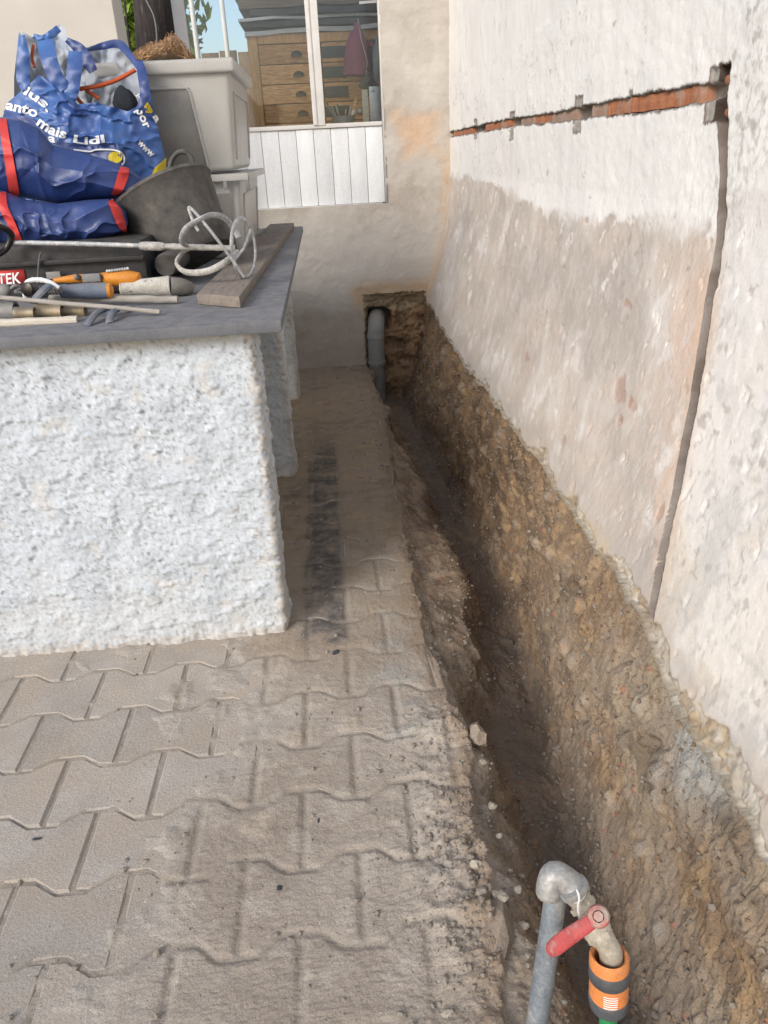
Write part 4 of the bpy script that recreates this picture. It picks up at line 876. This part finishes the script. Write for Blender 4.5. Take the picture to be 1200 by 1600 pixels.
# flat print on the front
def text_on(txt, pts, size, m, parent, Yf, name='lettering', squash=1., off=.003, bold=.03):
    cu = bpy.data.curves.new(name, 'FONT'); cu.body = txt; cu.size = 1; cu.resolution_u = 3; cu.offset = bold; cu.fill_mode = 'FRONT'
    o = bpy.data.objects.new(name, cu); C.objects.link(o); dg = bpy.context.evaluated_depsgraph_get()
    me = bpy.data.meshes.new_from_object(o.evaluated_get(dg)); bpy.data.objects.remove(o); bpy.data.curves.remove(cu)
    bm = bmesh.new(); bm.from_mesh(me)
    for _ in range(2):
        ed = [e for e in bm.edges if e.calc_length() > .16]
        if ed: bmesh.ops.subdivide_edges(bm, edges=ed, cuts=1)
    bmesh.ops.triangulate(bm, faces=bm.faces)
    V = np.array([v.co[:] for v in bm.verts]); path = smoothpath([(*p, 0) for p in pts], 60)[:, :2]
    L = np.concatenate([[0], np.cumsum(np.linalg.norm(np.diff(path, axis=0), axis=1))]); wid = V[:, 0].max() - V[:, 0].min()
    s = (V[:, 0] - V[:, 0].min()) / wid * L[-1]; tg = np.gradient(path, axis=0); tg /= np.linalg.norm(tg, axis=1)[:, None]
    bu, bv = np.interp(s, L, path[:, 0]), np.interp(s, L, path[:, 1]); tu, tv = np.interp(s, L, tg[:, 0]), np.interp(s, L, tg[:, 1])
    Uq = bu + tv * V[:, 1] * size; Vq = bv - tu * V[:, 1] * size
    Yq = Yf(Uq, Vq) - off
    W_ = rays(Uq[None], Vq[None], Yq[None])[0] - org(parent)
    for v, p in zip(bm.verts, W_): v.co = p
    bm.to_mesh(me); bm.free(); return link(name, me, m, parent)
text_on('lus.', [(36, 146), (52, 156), (66, 166), (74, 176)], 19, MT['white'], bg, bagfront)
text_on('anto', [(8, 170), (24, 174), (42, 178), (56, 184)], 22, MT['white'], bg, bagfront)
text_on('mais', [(56, 194), (70, 204), (82, 211), (102, 217)], 22, MT['white'], bg, bagfront)
text_on('Lidl', [(114, 222), (130, 225), (146, 225), (164, 222)], 17, MT['white'], bg, bagfront)
text_on('a', [(74, 221), (86, 223)], 18, MT['white'], bg, bagfront)
text_on('www', [(214, 223), (224, 234), (237, 246)], 15, MT['white'], bg, bagfront)
text_on('por', [(212, 172), (220, 188), (226, 202)], 18, MT['white'], bg, bagfront)
text_on('T', [(217, 156), (222, 152)], 11, MT['white'], bg, bagfront)
text_on('a', [(238, 182), (244, 192)], 14, MT['white'], bg, bagfront)
def patch_on(name, m, poly, Yf, parent, off=.004, n=10):
    poly = np.array(poly, float); c_ = poly.mean(0); rings = [c_ + (poly - c_) * k for k in np.linspace(.02, 1, n)]
    U_ = np.array([r[:, 0] for r in rings]); V_ = np.array([r[:, 1] for r in rings]); U_ = np.concatenate([U_, U_[:, :1]], 1); V_ = np.concatenate([V_, V_[:, :1]], 1)
    return sheet(name, rays(U_, V_, Yf(U_, V_) - off), m, parent=parent)
def dense(p, k=6):
    p = np.array(p, float); return np.concatenate([p[i] + (p[(i + 1) % len(p)] - p[i]) * np.linspace(0, 1, k, endpoint=False)[:, None] for i in range(len(p))])
patch_on('yellow_patch', MT['yellow'], dense([(260, 246), (259, 285), (246, 296), (232, 284), (242, 262)]), bagfront, bg)
patch_on('yellow_patch', MT['yellow'], dense([(226, 154), (234, 164), (239, 174), (236, 177), (228, 176), (225, 166)]), bagfront, bg)
th = np.linspace(0, 2 * np.pi, 28, endpoint=False)
patch_on('yellow_patch', MT['yellow'], np.stack([180 + 11 * np.cos(th), 246 + 9 * np.sin(th)], 1), bagfront, bg)
MB().tube([rays(np.array([[u_]]), np.array([[v_]]), bagfront(np.array([[u_]]), np.array([[v_]])) - .006)[0, 0] for u_, v_ in smoothpath([(115, 234, 0), (140, 237, 0), (152, 234, 0), (180, 235, 0), (192, 242, 0), (194, 252, 0), (190, 258, 0)], 40)[:, :2]], .003, 6).build('print_outline', MT['white'], bg)
patch_on('dark_print', MT['bag'], dense([(6, 172), (55, 186), (70, 212), (110, 224), (195, 226), (200, 300), (6, 300)]), bagfront, bg, off=.0015, n=40)
text_on('L', [(229, 173), (232, 164)], 9, MT['bag'], bg, bagfront, off=.008)
MB().add(*blob(at(195, 160, 2.93), .042, 4, 3, (.9, .6, 1.05), .3)).build('dark_cloth', MT['blackcloth'], None, label='dark wadded cloth inside the open blue bag', cat='cloth')

# ---- folded blue bag with red bands in front of it
fb = thing('folded_bag', 'folded plain blue bag with red bands slumped below the lettered bag', 'bag', at(90, 390, 2.6))
up_t = [(-60, 190), (0, 183), (30, 186), (60, 200), (82, 226), (120, 236), (160, 247), (186, 256), (200, 262), (232, 288), (240, 296)]
up_b = [(-60, 320), (0, 310), (40, 310), (90, 318), (150, 312), (200, 306), (232, 296), (240, 299)]
lo_t = [(-60, 290), (0, 296), (40, 312), (90, 318), (140, 312), (170, 311), (185, 318), (196, 330), (200, 345)]
lo_b = [(-60, 380), (0, 380), (40, 388), (80, 396), (112, 392), (150, 380), (180, 368), (197, 358), (200, 350)]
pillow_mesh('upper_fold', MT['bag'], fb, up_t, up_b, 2.64, .11, .1, nu=200, nv=110, amp=.022, seed=33, wr=4.)
pillow_mesh('lower_fold', MT['bag'], fb, lo_t, lo_b, 2.56, .10, .1, nu=200, nv=110, amp=.026, seed=39, wr=5.)
def surf(fr):
    q_ = proj(fr.reshape(-1, 3)); Yq = fr.reshape(-1, 3)[:, 1]
    def f(U_, V_):
        sh = np.shape(U_); d = (np.ravel(U_)[:, None] - q_[None, :, 0]) ** 2 + (np.ravel(V_)[:, None] - q_[None, :, 1]) ** 2
        k = np.argpartition(d, 4, axis=1)[:, :4]; w_ = 1 / (np.take_along_axis(d, k, 1) + 1.); return ((Yq[k] * w_).sum(1) / w_.sum(1)).reshape(sh)
    return f
fu = surf(pillow(up_t, up_b, 2.64, .11, .1, nu=200, nv=110, amp=.022, seed=33, wr=4.)[0]); fl = surf(pillow(lo_t, lo_b, 2.56, .10, .1, nu=200, nv=110, amp=.026, seed=39, wr=5.)[0])
strip('red_band', MT['red'], [(4, 185), (8, 215), (14, 250), (23, 306)], [12, 13, 14, 16], fu, fb, off=-.006)
strip('red_band', MT['red'], [(195, 261), (192, 275), (186, 292), (178, 306)], [14, 17, 15, 9], fu, fb, off=-.006)
strip('red_band', MT['red'], [(2, 300), (6, 325), (18, 350), (33, 385)], [14, 13, 12, 10], fl, fb, off=-.006)
strip('red_band', MT['red'], [(172, 313), (182, 330), (190, 350), (196, 362)], [8, 15, 14, 5], fl, fb, off=-.006)

# ---- black tool case with a red badge
tc = thing('tool_case', 'black plastic tool case with a red badge under the blue bags', 'tool case', (-.9, 2.5, ZT))
MB().box((-.93, 2.53, ZT + .075), (.8, .28, .148)).build('body', MT['blackplastic'], tc, bevel=.012)
MB().box((-.93, 2.383, ZT + .1), (.8, .02, .012)).build('seam', MT['blackplastic'], tc, bevel=.002)
a, b = at(-25, 447, 2.388), at(37, 421, 2.388)
bd = MB().box(((a[0] + b[0]) / 2, 2.388, (a[2] + b[2]) / 2), (b[0] - a[0], .006, b[2] - a[2])).build('badge', MT['red'], tc)
def flatY(y): return lambda u_, v_: np.full(np.shape(u_), y)
text_on('TEK', [(-3, 445), (33, 442)], 24, MT['white'], bd, flatY(2.384), off=.001, bold=.02)
MB().tube(smoothpath([at(60, 432, 2.37), at(61, 410, 2.365), at(64, 395, 2.37)], 10), .006, 8, flat=.4).build('strap', MT['greyfit'], tc)
MB().box(at(84, 430, 2.37), (.04, .01, .02)).build('latch', MT['greyfit'], tc, bevel=.002)
dc = thing('dark_rag', 'black rag lying behind the orange tool under the mixer', 'rag', at(230, 430, 2.5))
pillow_mesh('cloth', MT['blackcloth'], dc, [(120, 425), (150, 412), (190, 404), (225, 400), (250, 404), (268, 420)], [(120, 440), (200, 440), (268, 438)], 2.5, .06, .06, amp=.04, seed=61, wr=12)
MB().lathe([(.001, -.002), (.03, 0), (.034, .008), (.034, .16), (.03, .17)], at(258, 415, 2.42), (.1, 1, .04), 24, caps=False).build('black_canister', MT['rubber'], None, label='round black canister end lying behind the tape roll', cat='canister')

# ---- mixing paddle
mx = thing('mixing_paddle', 'steel mortar mixing paddle with crusted spiral blades lying on the plank', 'paddle', at(300, 385, 2.35))
MB().tube([at(22, 379, 2.36), at(120, 381, 2.355), at(222, 384, 2.35)], .0066, 12).build('rod', MT['steel'], mx)
MB().tube([at(218, 384, 2.35), at(226, 384.5, 2.35), at(250, 385, 2.35), at(257, 385, 2.35)], [.010, .0125, .0122, .0095], 14).build('sleeve', MT['crust'], mx)
shp = [at(257 + k * 5.5, 385 + k * .15, 2.35) for k in range(21)]
MB().tube(shp, [.0085 + .002 * pn(k * .9, 2.2) for k in range(21)], 12).build('shaft', MT['crust'], mx)
def pth(pts, n=36): return smoothpath([at(*p) for p in pts], n)
MB().tube(pth([(292, 386, 2.35), (284, 376, 2.31), (290, 358, 2.27), (308, 345, 2.25), (330, 336, 2.29), (350, 340, 2.34), (366, 358, 2.37), (373, 372, 2.36)]), .0085, 10, flat=.55).build('blade', MT['steel'], mx)
MB().tube(pth([(296, 388, 2.35), (284, 396, 2.38), (276, 412, 2.37), (290, 425, 2.32), (318, 425, 2.27), (342, 416, 2.26), (362, 402, 2.30), (372, 394, 2.34)]), .0095, 10, flat=.6).build('blade', MT['crust'], mx)
MB().tube(pth([(310, 361, 2.26), (302, 346, 2.26), (295, 325, 2.26), (304, 331, 2.26), (330, 362, 2.26), (360, 402, 2.27), (381, 432, 2.29)]), .0042, 8).build('blade', MT['steel'], mx)
rc2 = at(381, 388, 2.36); ring = [rc2 + .078 * np.array([.12 * math.cos(a), -.33 * math.cos(a) * 1.0, math.sin(a)]) + np.array([0, 0, 0]) for a in np.linspace(0, 2 * math.pi, 41)]
ring = [rc2 + np.array([.026 * math.cos(a), .075 * math.cos(a), .08 * math.sin(a)]) for a in np.linspace(0, 2 * math.pi, 41)]
MB().tube(ring, .0065, 10, caps=False, flat=.6).build('end_ring', MT['steel'], mx)
MB().tube([ring[4], rc2, ring[22]], .004, 8).build('spoke', MT['steel'], mx)

# ---- hand tools
ot = thing('orange_tool', 'long orange plastic hand tool with metal screws on the slab', 'hand tool', at(150, 445, 2.28))
sh = [(84, 434, .006), (100, 433, .009), (120, 431, .012), (140, 431, .012), (152, 431, .013), (175, 431, .02), (200, 431, .024), (213, 434, .024), (216, 440, .016)]
MB().tube([at(u_, v_ + 4, 2.28) for u_, v_, _ in sh], [r_ for *_, r_ in sh], 14, flat=1.).build('body', MT['orange'], ot)
MB().box(at(143, 434, 2.262), (.05, .012, .022)).build('slider', MT['greyfit'], ot, bevel=.003)
for u_ in (121, 155): MB().lathe([(.009, 0), (.009, .004), (.005, .005)], at(u_, 433, 2.263), (0, -1, .3), 14).build('screw', MT['metaldark'], ot)
for k in range(9): MB().lathe([(.004, 0), (.004, .004)], at(168 + k * 4, 424 - k * .5, 2.27), (0, -1, .5), 8).build('tooth', MT['steel'], ot)
bh = thing('blue_handled_tool', 'tool with grey blue grip and orange end cap between sticks', 'hand tool', at(140, 460, 2.17))
gp = [(95, 455, .017), (103, 455, .0185), (107, 455, .0165), (113, 455, .018), (140, 454.5, .021), (165, 454, .021), (170, 454, .0205)]
MB().tube([at(u_, v_, 2.17) for u_, v_, _ in gp], [r_ for *_, r_ in gp], 20).build('grip', MT['bluehandle'], bh)
MB().tube([at(169, 454, 2.17), at(174, 454, 2.17), at(176, 454, 2.17)], [.0207, .0195, .012], 20).build('end_cap', MT['orange'], bh)
MB().tube([at(70, 458, 2.17), at(95, 455, 2.17)], .006, 10).build('shank', MT['greyfit'], bh)
mxp = thing('clamp', 'pale ridged clamp with a threaded screw beside the blue grip', 'clamp', at(62, 460, 2.12))
th_ = []
for k in range(80): th_.append(at(45 + k * .62, 453, 2.13) + .010 * np.array([0, math.cos(k * .9), math.sin(k * .9)]))
MB().tube(th_, .003, 6).tube([at(42, 453, 2.13), at(96, 453, 2.13)], .009, 12).build('screw', MT['greyfit'], mxp)
MB().tube(smoothpath([at(40, 468, 2.11), at(38, 452, 2.11), at(44, 440, 2.11), at(60, 437, 2.11), at(78, 441, 2.11), at(92, 450, 2.11)], 24), .006, 8).build('jaw', MT['white'], mxp)
for u_ in (50, 58, 64): MB().tube([at(u_, 441, 2.11), at(u_ + 2, 434, 2.11)], .004, 8).build('ridge', MT['white'], mxp)
MB().lathe([(.018, 0), (.018, .006), (.008, .01)], at(44, 452, 2.1), (-.4, -1, .1), 18).build('washer', MT['metaldark'], mxp)
MB().tube(pth([(76, 447, 2.1), (64, 458, 2.06), (54, 470, 2.05), (54, 476, 2.05)], 14), .0125, 8, flat=.6).build('wing_arm', MT['bluehandle'], mxp)
tp_ = thing('taped_spindle', 'tapered spindle wrapped in dirty white tape with a dark cloth end', 'spindle', at(235, 455, 2.27))
tq = [(188, 452, .013), (191, 452, .019), (198, 451, .021), (225, 449, .0235), (255, 447.5, .026), (267, 447, .027)]
MB().tube([at(u_, v_, 2.27) for u_, v_, _ in tq], [r_ for *_, r_ in tq], 22).build('wrap', MT['tape'], tp_)
coil = [at(190 + k * .16, 452 - k * .011, 2.27) + (.0195 + .0072 * k / 480) * np.array([0, math.cos(k * .42), math.sin(k * .42)]) for k in range(480)]
MB().tube(coil, .0022, 5).build('thread', MT['tape'], tp_)
MB().tube([at(266, 447, 2.27), at(284, 448, 2.28), at(298, 450, 2.3)], [.026, .024, .017], 12).build('cloth_end', MT['mortar'], tp_)
MB().tube([at(176, 455, 2.25), at(190, 453, 2.27)], .007, 10).build('tang', MT['metaldark'], tp_)
def stick(label, p0, p1, r, m, flat=1., n=14, nm='stick'):
    P_ = [np.array(p0) + (np.array(p1) - np.array(p0)) * t_ for t_ in np.linspace(0, 1, n)]
    P_ = [p + np.array([0, 0, .0015 * pn(i * .7, r * 900)]) for i, p in enumerate(P_)]
    return MB().tube(P_, [r * (1 + .06 * pn(i * 1.3, 5.)) for i in range(n)], 10, flat=flat).build(nm, MT[m], None, shade=30, label=label, cat='stick')
stick('short grey stick with a nail hole behind the long one', at(78, 466, 2.2), at(278, 468, 2.15), .0095, 'stick')
stick('long thin weathered stick lying across the other tools', at(-25, 463, 2.05), at(250, 487, 1.99), .0058, 'stick')
stick('pale square stick nearest the front edge of the slab', at(-20, 506, 1.97), at(121, 500, 1.98), .0125, 'palestick', .85)
plr = thing('pliers', 'pliers with two grey blue grips pointing at the slab edge', 'pliers', at(165, 495, 1.98))
for pts in (((186, 484, 2.05), (165, 484, 2.02), (150, 490, 1.97), (140, 503, 1.92), (134, 510, 1.905)), ((196, 482, 2.06), (184, 484, 2.02), (175, 489, 1.97), (171, 500, 1.94), (172, 506, 1.93))):
    MB().tube(pth(pts, 18), [.0045] * 5 + [.009] * 13, 10, flat=.7).build('grip', MT['bluehandle'], plr)
MB().tube(pth([(196, 482, 2.06), (208, 479, 2.1)], 6), [.012, .011, .01, .009, .007, .005], 10, flat=.6).build('jaw', MT['greyfit'], plr)
def fitting(label, u0, u1, v_, r, m, Y=2.03):
    t = thing('pipe_fitting', label, 'pipe fitting', at((u0 + u1) / 2, v_ + 10, Y)); a, b = at(u0, v_, Y), at(u1, v_ - .5, Y); ax = _n(b - a); L = np.linalg.norm(b - a)
    MB().lathe([(r * .72, .012), (r * .75, 0), (r, -.001), (r, .007), (r * .93, .009), (r * .93, L * .7), (r, L * .72), (r, L), (r * .75, L), (r * .7, L - .01)], a, ax, 22, caps=False).build('sleeve', MT[m], t)
    MB().lathe([(r * .73, .004), (r * .7, L * .5), (r * .73, L - .004)], a, ax, 22, caps=False).build('bore', MT['blackplastic'], t)
fitting('pale tube fitting with open end facing left', 25, 55, 490, .0165, 'brass', 2.0)
fitting('thick ribbed pipe fitting right of the open tube', 57, 98, 488, .021, 'brass', 2.03)
fitting('brass ring fitting under the long stick', 98, 134, 486, .02, 'brass', 2.06)
fitting('large grey fitting at the far left under the stick', -18, 26, 487, .026, 'greyfit', 2.06)
MB().add(*blob(at(6, 455, 2.12), .019, 8, 3, (1, .8, 1.0), .15)).build('grey_plug', MT['greyfit'], None, label='dusty grey plug body at the left frame edge', cat='plug')
MB().tube(pth([(16, 452, 2.12), (24, 446, 2.12), (34, 450, 2.13), (24, 456, 2.11), (36, 458, 2.12)], 30), .004, 8).build('cord', MT['greyfit'], None, label='short looped grey cord beside the grey plug', cat='cord')
dr_ = thing('mixer_clamp', 'dark metal yoke joining the paddle rod at the left edge', 'yoke', at(8, 370, 2.36))
MB().tube(pth([(-12, 350, 2.3), (8, 358, 2.32), (18, 368, 2.35), (10, 388, 2.35), (-4, 398, 2.33)], 20), .0085, 10).build('arm', MT['metaldark'], dr_); MB().tube(pth([(-10, 340, 2.36), (4, 352, 2.36), (20, 366, 2.36), (18, 372, 2.36)], 12), .006, 8).build('lever', MT['greyfit'], dr_)

# ================================================================== STANDPIPE TAP
YT = .545
tap = thing('garden_tap', 'iron standpipe tap with red lever rising from the trench edge', 'tap', at(832, 1610, .52))
top = at(872, 1376, YT + .012)
pd = _n(at(861, 1400, YT + .012) - at(833, 1590, YT - .02))
pb = top - pd * (top[2] + .12) / pd[2]
PXM = F / (np.dot(top - CAMP, MW[:, 2]))            # pixels per metre there
r_p = 17.5 / PXM
MB().tube([top - pd * t_ for t_ in np.linspace(.0, (top[2] + .12) / pd[2], 24)], r_p, 22).build('pipe', MT['galv'], tap)
e0 = at(857, 1402, YT); e1 = at(868, 1366, YT + .008); e2 = at(893, 1384, YT); e3 = at(906, 1402, YT - .01)
ep = smoothpath([e0, at(859, 1384, YT + .004), e1, e2, e3], 24)
MB().tube(ep, np.interp(np.linspace(0, 1, 24), [0, .08, .3, .55, .75, .9, 1], np.array([17, 20, 20.5, 20, 22, 22, 20]) / PXM), 22).build('elbow', MT['elbow'], tap)
MB().tube([at(893, 1384, YT - .004), at(899, 1392, YT - .006)], np.array([24.5, 24.5]) / PXM, 22).build('elbow_collar', MT['elbow'], tap, bevel=.001)
MB().tube(smoothpath([at(898, 1392, YT - .006), at(915, 1420, YT - .014), at(928, 1445, YT - .02), at(940, 1466, YT - .026)], 16), np.interp(np.linspace(0, 1, 16), [0, .3, .45, .6, .8, 1], np.array([19, 17, 17, 22, 23, 19]) / PXM), 20).build('valve_body', MT['brasslight'], tap)
MB().tube(smoothpath([at(934, 1456, YT - .024), at(946, 1472, YT - .03), at(954, 1488, YT - .034), at(955, 1506, YT - .034), at(955, 1520, YT - .034)], 18), np.interp(np.linspace(0, 1, 18), [0, .3, .6, 1], np.array([20, 17, 18, 20]) / PXM), 20).build('spout', MT['brasslight'], tap)
for (ua, va, ub, vb, ya) in ((908, 1411, 914, 1420, -.011), (934, 1456, 940, 1466, -.025)):
    MB().tube([at(ua, va, YT + ya), at(ub, vb, YT + ya - .004)], 21.5 / PXM, 6).build('hex_nut', MT['brasslight'], tap, bevel=.0008)
for k in range(3):
    MB().tube([at(897 + k * 2.6, 1391 + k * 4, YT - .008), at(898 + k * 2.6, 1392.5 + k * 4, YT - .008)], 19.5 / PXM, 18).build('thread_ring', MT['white'] if k == 0 else MT['brasslight'], tap)
MB().tube(smoothpath([at(901, 1390, YT - .028), at(905, 1402, YT - .03), at(903, 1418, YT - .03), at(905, 1431, YT - .03)], 10), 1.5 / PXM, 6).build('thread_seal', MT['white'], tap)
# lever: a flat rounded bar with an eye over the valve stem
YL = YT - .055
hub = at(935, 1432, YL)
PL = F / (np.dot(hub - CAMP, MW[:, 2])); 
lv = [at(857, 1488, YL + .01), at(880, 1470, YL + .006), at(900, 1456, YL + .002), at(920, 1443, YL), hub]
camdir = _n(CAMP - hub)
MB().tube(smoothpath(lv, 22), np.interp(np.linspace(0, 1, 22), [0, .04, .12, .5, .8, 1], np.array([7, 11, 13.5, 12.5, 11, 9]) / PL), 16, flat=.5, upv=camdir).build('lever', MT['lever'], tap)
MB().lathe([(14 / PL, -.010), (17 / PL, -.006), (17.5 / PL, .003), (15 / PL, .007), (9 / PL, .0085), (8 / PL, .005), (0, .005)], hub, camdir, 28, caps=False).build('lever_eye', MT['levereye'], tap)
MB().lathe([(8.5 / PL, .0), (8 / PL, .009), (0, .0095)], hub, camdir, 6, caps=False).build('stem_nut', MT['levereye'], tap)
MB().tube([hub - camdir * .005, hub - camdir * .05], 11 / PL, 16).build('valve_stem', MT['brasslight'], tap)
# hose connector
YH = YT - .034
hc0 = at(952, 1492, YH); hax = _n(at(950, 1590, YH - .012) - hc0)
hc = thing('hose_connector', 'orange and grey hose connector pushed onto the tap spout', 'connector', hc0)
PH = F / (np.dot(hc0 - CAMP, MW[:, 2])); R0 = 30.5 / PH
q1 = lambda k: k / PH
MB().lathe([(R0 * .72, q1(34)), (R0 * .76, q1(2)), (R0 * .9, -q1(2)), (R0 * 1.0, q1(4)), (R0 * 1.0, q1(22))], hc0, hax, 36, caps=False).build('collar', MT['hoseorange'], hc)
MB().lathe([(R0 * 1.0, q1(20)), (R0 * 1.03, q1(22)), (R0 * 1.03, q1(44)), (R0 * .98, q1(46))], hc0, hax, 36, caps=False).build('upper_ring', MT['hosegrey'], hc)
MB().lathe([(R0 * .99, q1(44)), (R0 * .99, q1(80))], hc0, hax, 36, caps=False).build('orange_band', MT['hoseorange'], hc)
MB().lathe([(R0 * .98, q1(78)), (R0 * 1.03, q1(80)), (R0 * 1.03, q1(90)), (R0 * .98, q1(91)), (R0 * 1.0, q1(94)), (R0 * .95, q1(103)), (R0 * .74, q1(108)), (R0 * .7, q1(112)), (0, q1(112))], hc0, hax, 36, caps=False).build('lower_grip', MT['hosegrey'], hc)
fx = _n(np.cross(hax, camdir)); fr_ = _n(np.cross(fx, hax)); fr_ = fr_ if fr_.dot(camdir) > 0 else -fr_
for k in range(6):
    pts = [hc0 + hax * q1(54 + k * 4.4) + R0 * 1.0 * (math.sin(a) * (fx if fx[0] > 0 else -fx) + math.cos(a) * fr_) for a in np.linspace(-.25, .45, 6)]
    MB().tube(pts, q1(.8), 4).build('print_line', MT['white'], hc)
hs = hc0 + hax * q1(112)
MB().tube(smoothpath([hs - hax * q1(10), hs + hax * .08, hs + hax * .2 + np.array([0, .02, -.03]), np.array([hs[0] + .05, hs[1] + .1, -.2])], 30), .0095, 14).build('garden_hose', MT['green'], None, label='green garden hose hanging below the orange connector', cat='hose')

# ================================================================== LOOSE STONES
gi = GP.reshape(-1, 3); ga = GARC.reshape(-1); sel = (gi[:, 1] > .6) & (gi[:, 1] < 4.85) & (gi[:, 0] > -1.2) & (gi[:, 0] < .62)
wgt = np.where(ga < 0, np.exp(-((gi[:, 0] - .2) / .11) ** 2) * (1.5 * np.exp(-((gi[:, 1] - 1.0) / .33) ** 2) + .10) + .05, .35 * (ga < .5) + .22 * (ga >= .5)) * sel
wgt *= gi[:, 1] ** 1.0
wgt /= wgt.sum()
idx = rng.choice(len(gi), 24000, p=wgt)
bm = bmesh.new(); bmesh.ops.create_icosphere(bm, subdivisions=1, radius=1); IV = np.array([v.co[:] for v in bm.verts]); IF = np.array([[v.index for v in f.verts] for f in bm.faces]); bm.free()
def pebbles(name, idx, rmin, rmax, m, pw=3.):
    n = len(idx); r = rmin + (rmax - rmin) * rng.random(n) ** pw
    off = 1 + .35 * (rng.random((n, len(IV))) - .5); sq = .6 + .5 * rng.random((n, 3)); sq[:, 2] *= .8
    V = gi[idx][:, None] + IV[None] * off[..., None] * sq[:, None] * r[:, None, None] + np.array([0, 0, .2]) * r[:, None, None]
    V[..., :2] += rng.normal(0, .003, (n, 1, 2))
    Fs = IF[None] + (np.arange(n) * len(IV))[:, None, None]
    o = link(name, mesh_np(name, V.reshape(-1, 3), Fs.reshape(-1, 3), smooth=False), m); o['kind'] = 'stuff'; return o
pebbles('gravel', idx[:11000], .0014, .0085, MT['stone'], 4.5)
wg2 = ((ga > .12) & sel) * gi[:, 1] * (.5 + (ga > .5)); idx2 = rng.choice(len(gi), 9000, p=wg2 / wg2.sum())
clod = mat('soil_clod', (.27, .2, .14), (.17, .12, .085), sc=40, bump=.6, bsc=160)
pebbles('soil_crumbs', idx2[:8850], .0014, .008, clod, 4.5)
pebbles('rubble', idx2[8850:], .005, .017, mat('rubble_stone', (.29, .235, .175), (.2, .155, .115), sc=22, bump=.6, bsc=120), 2.)
pebbles('grit', idx[11000:], .0012, .0036, mat('dark_grit', (.30, .25, .2), (.22, .18, .145), sc=60))
def stone(label, u_, v_, r, m, z=0., sq=(1, .9, .7), seed=1, grp=None, nm='stone', cat='stone'):
    p = on_z(u_, v_, z); V, Fs = blob((0, 0, 0), r, seed, 2, sq, .45)
    t = MB().add(V + p + np.array([0, 0, r * .3]), Fs).build(nm, MT[m], None, smooth=False, label=label, cat=cat, group=grp); return t
stone('dark pebble lying alone on the dusty pavers near the front', 437, 1390, .0075, 'darkstone', 0, (1, .8, .7), 3, nm='pebble', cat='pebble')
stone('thin dark chip on the pavers right of the pale smears', 498, 1284, .0075, 'darkstone', 0, (.7, 1.1, .35), 4, nm='pebble', cat='pebble')
stone('dark lump at the lower end of the black stain', 525, 1022, .011, 'darkstone', 0, (1, .9, .7), 5, nm='pebble', cat='pebble')
stone('small dark sliver on the clean pavers at the left', 58, 1312, .009, 'darkstone', 0, (1.2, .35, .3), 6, nm='pebble', cat='pebble')
stone('small tan stone on the pavers near the bottom left', 246, 1492, .009, 'stone', 0, (.7, .9, 1), 7)
stone('small red brick chip on the floor right of centre', 646, 1193, .007, 'brickchip', 0, (1, .8, .6), 8, nm='brick_chip', cat='brick chip')
stone('orange brick chip beside the stone heap near the tap', 718, 1414, .006, 'brickchip', .01, (1, .8, .6), 9, nm='brick_chip', cat='brick chip')
g_ = 'loose stones along the trench edge'
for k, (u_, v_, r, z, lab) in enumerate(((742, 1352, .011, .02, 'grey stone just above the tan cluster left of the tap'), (752, 1397, .012, .02, 'rounded tan stone leftmost in the cluster beside the tap elbow'), (776, 1400, .010, .015, 'tan stone in the middle of the cluster beside the tap elbow'),
        (786, 1404, .012, .015, 'largest tan stone of the cluster nearest the tap elbow'), (783, 1418, .008, .01, 'small stone lowest in the cluster beside the tap elbow'), (735, 1340, .008, .02, 'small stone topmost on the rubble heap left of the tap'),
        (769, 1260, .010, .01, 'pale stone midway along the trench edge below the rock'), (755, 1192, .007, .02, 'tiny white stone right under the dusty rock'), (703, 1390, .008, .01, 'small stone left of the orange brick chip heap'),
        (706, 1118, .010, .005, 'yellowish stone above the broad grey mortar piece'), (638, 1124, .011, 0, 'grey stone on the pavers left of the mortar piece'), (736, 1382, .008, .02, 'small stone between the mortar chunk and the tan cluster'),
        (809, 1390, .008, .0, 'stone on the trench bank touching the tap elbow'), (700, 1335, .007, .01, 'small stone above the flat grey mortar chunk'), (726, 1310, .007, .01, 'small lone stone above the rubble heap'), (780, 1308, .007, 0, 'small stone on the bank above the tap elbow'),
        (657, 1366, .008, 0, 'tan stone at the left end of the rubble heap'), (818, 1448, .009, -.02, 'stone beside the iron pipe at lever height'), (628, 1590, .010, 0, 'stone at the bottom frame edge left of the pipe'), (700, 1588, .011, 0, 'stone at the bottom frame edge nearer the pipe'))):
    stone(lab, u_, v_, r, 'stone', z, (1, .85, .75), 20 + k, g_)
stone('flat grey mortar chunk on the rubble heap by the trench', 685, 1362, .014, 'mortar', .01, (1.1, .9, .5), 44, nm='mortar_chunk', cat='chunk')
stone('broad grey mortar slab piece at the paving edge', 682, 1160, .03, 'mortar', -.004, (.9, .9, .4), 45, nm='mortar_chunk', cat='chunk')
stone('big dusty rock standing on the paving edge', 745, 1155, .036, 'dustrock', .0, (.6, .8, .8), 46, nm='rock', cat='rock')
stone('pale stone block set in the trench edge near the front', 768, 1460, .05, 'dustrock', -.02, (.7, 1.5, .7), 47, nm='rock', cat='rock')
print('pavers', npv, 'objects', len(bpy.data.objects), 'tris', sum(len(p.data.loop_triangles) if p.type == 'MESH' and (p.data.calc_loop_triangles() or True) else 0 for p in bpy.data.objects))
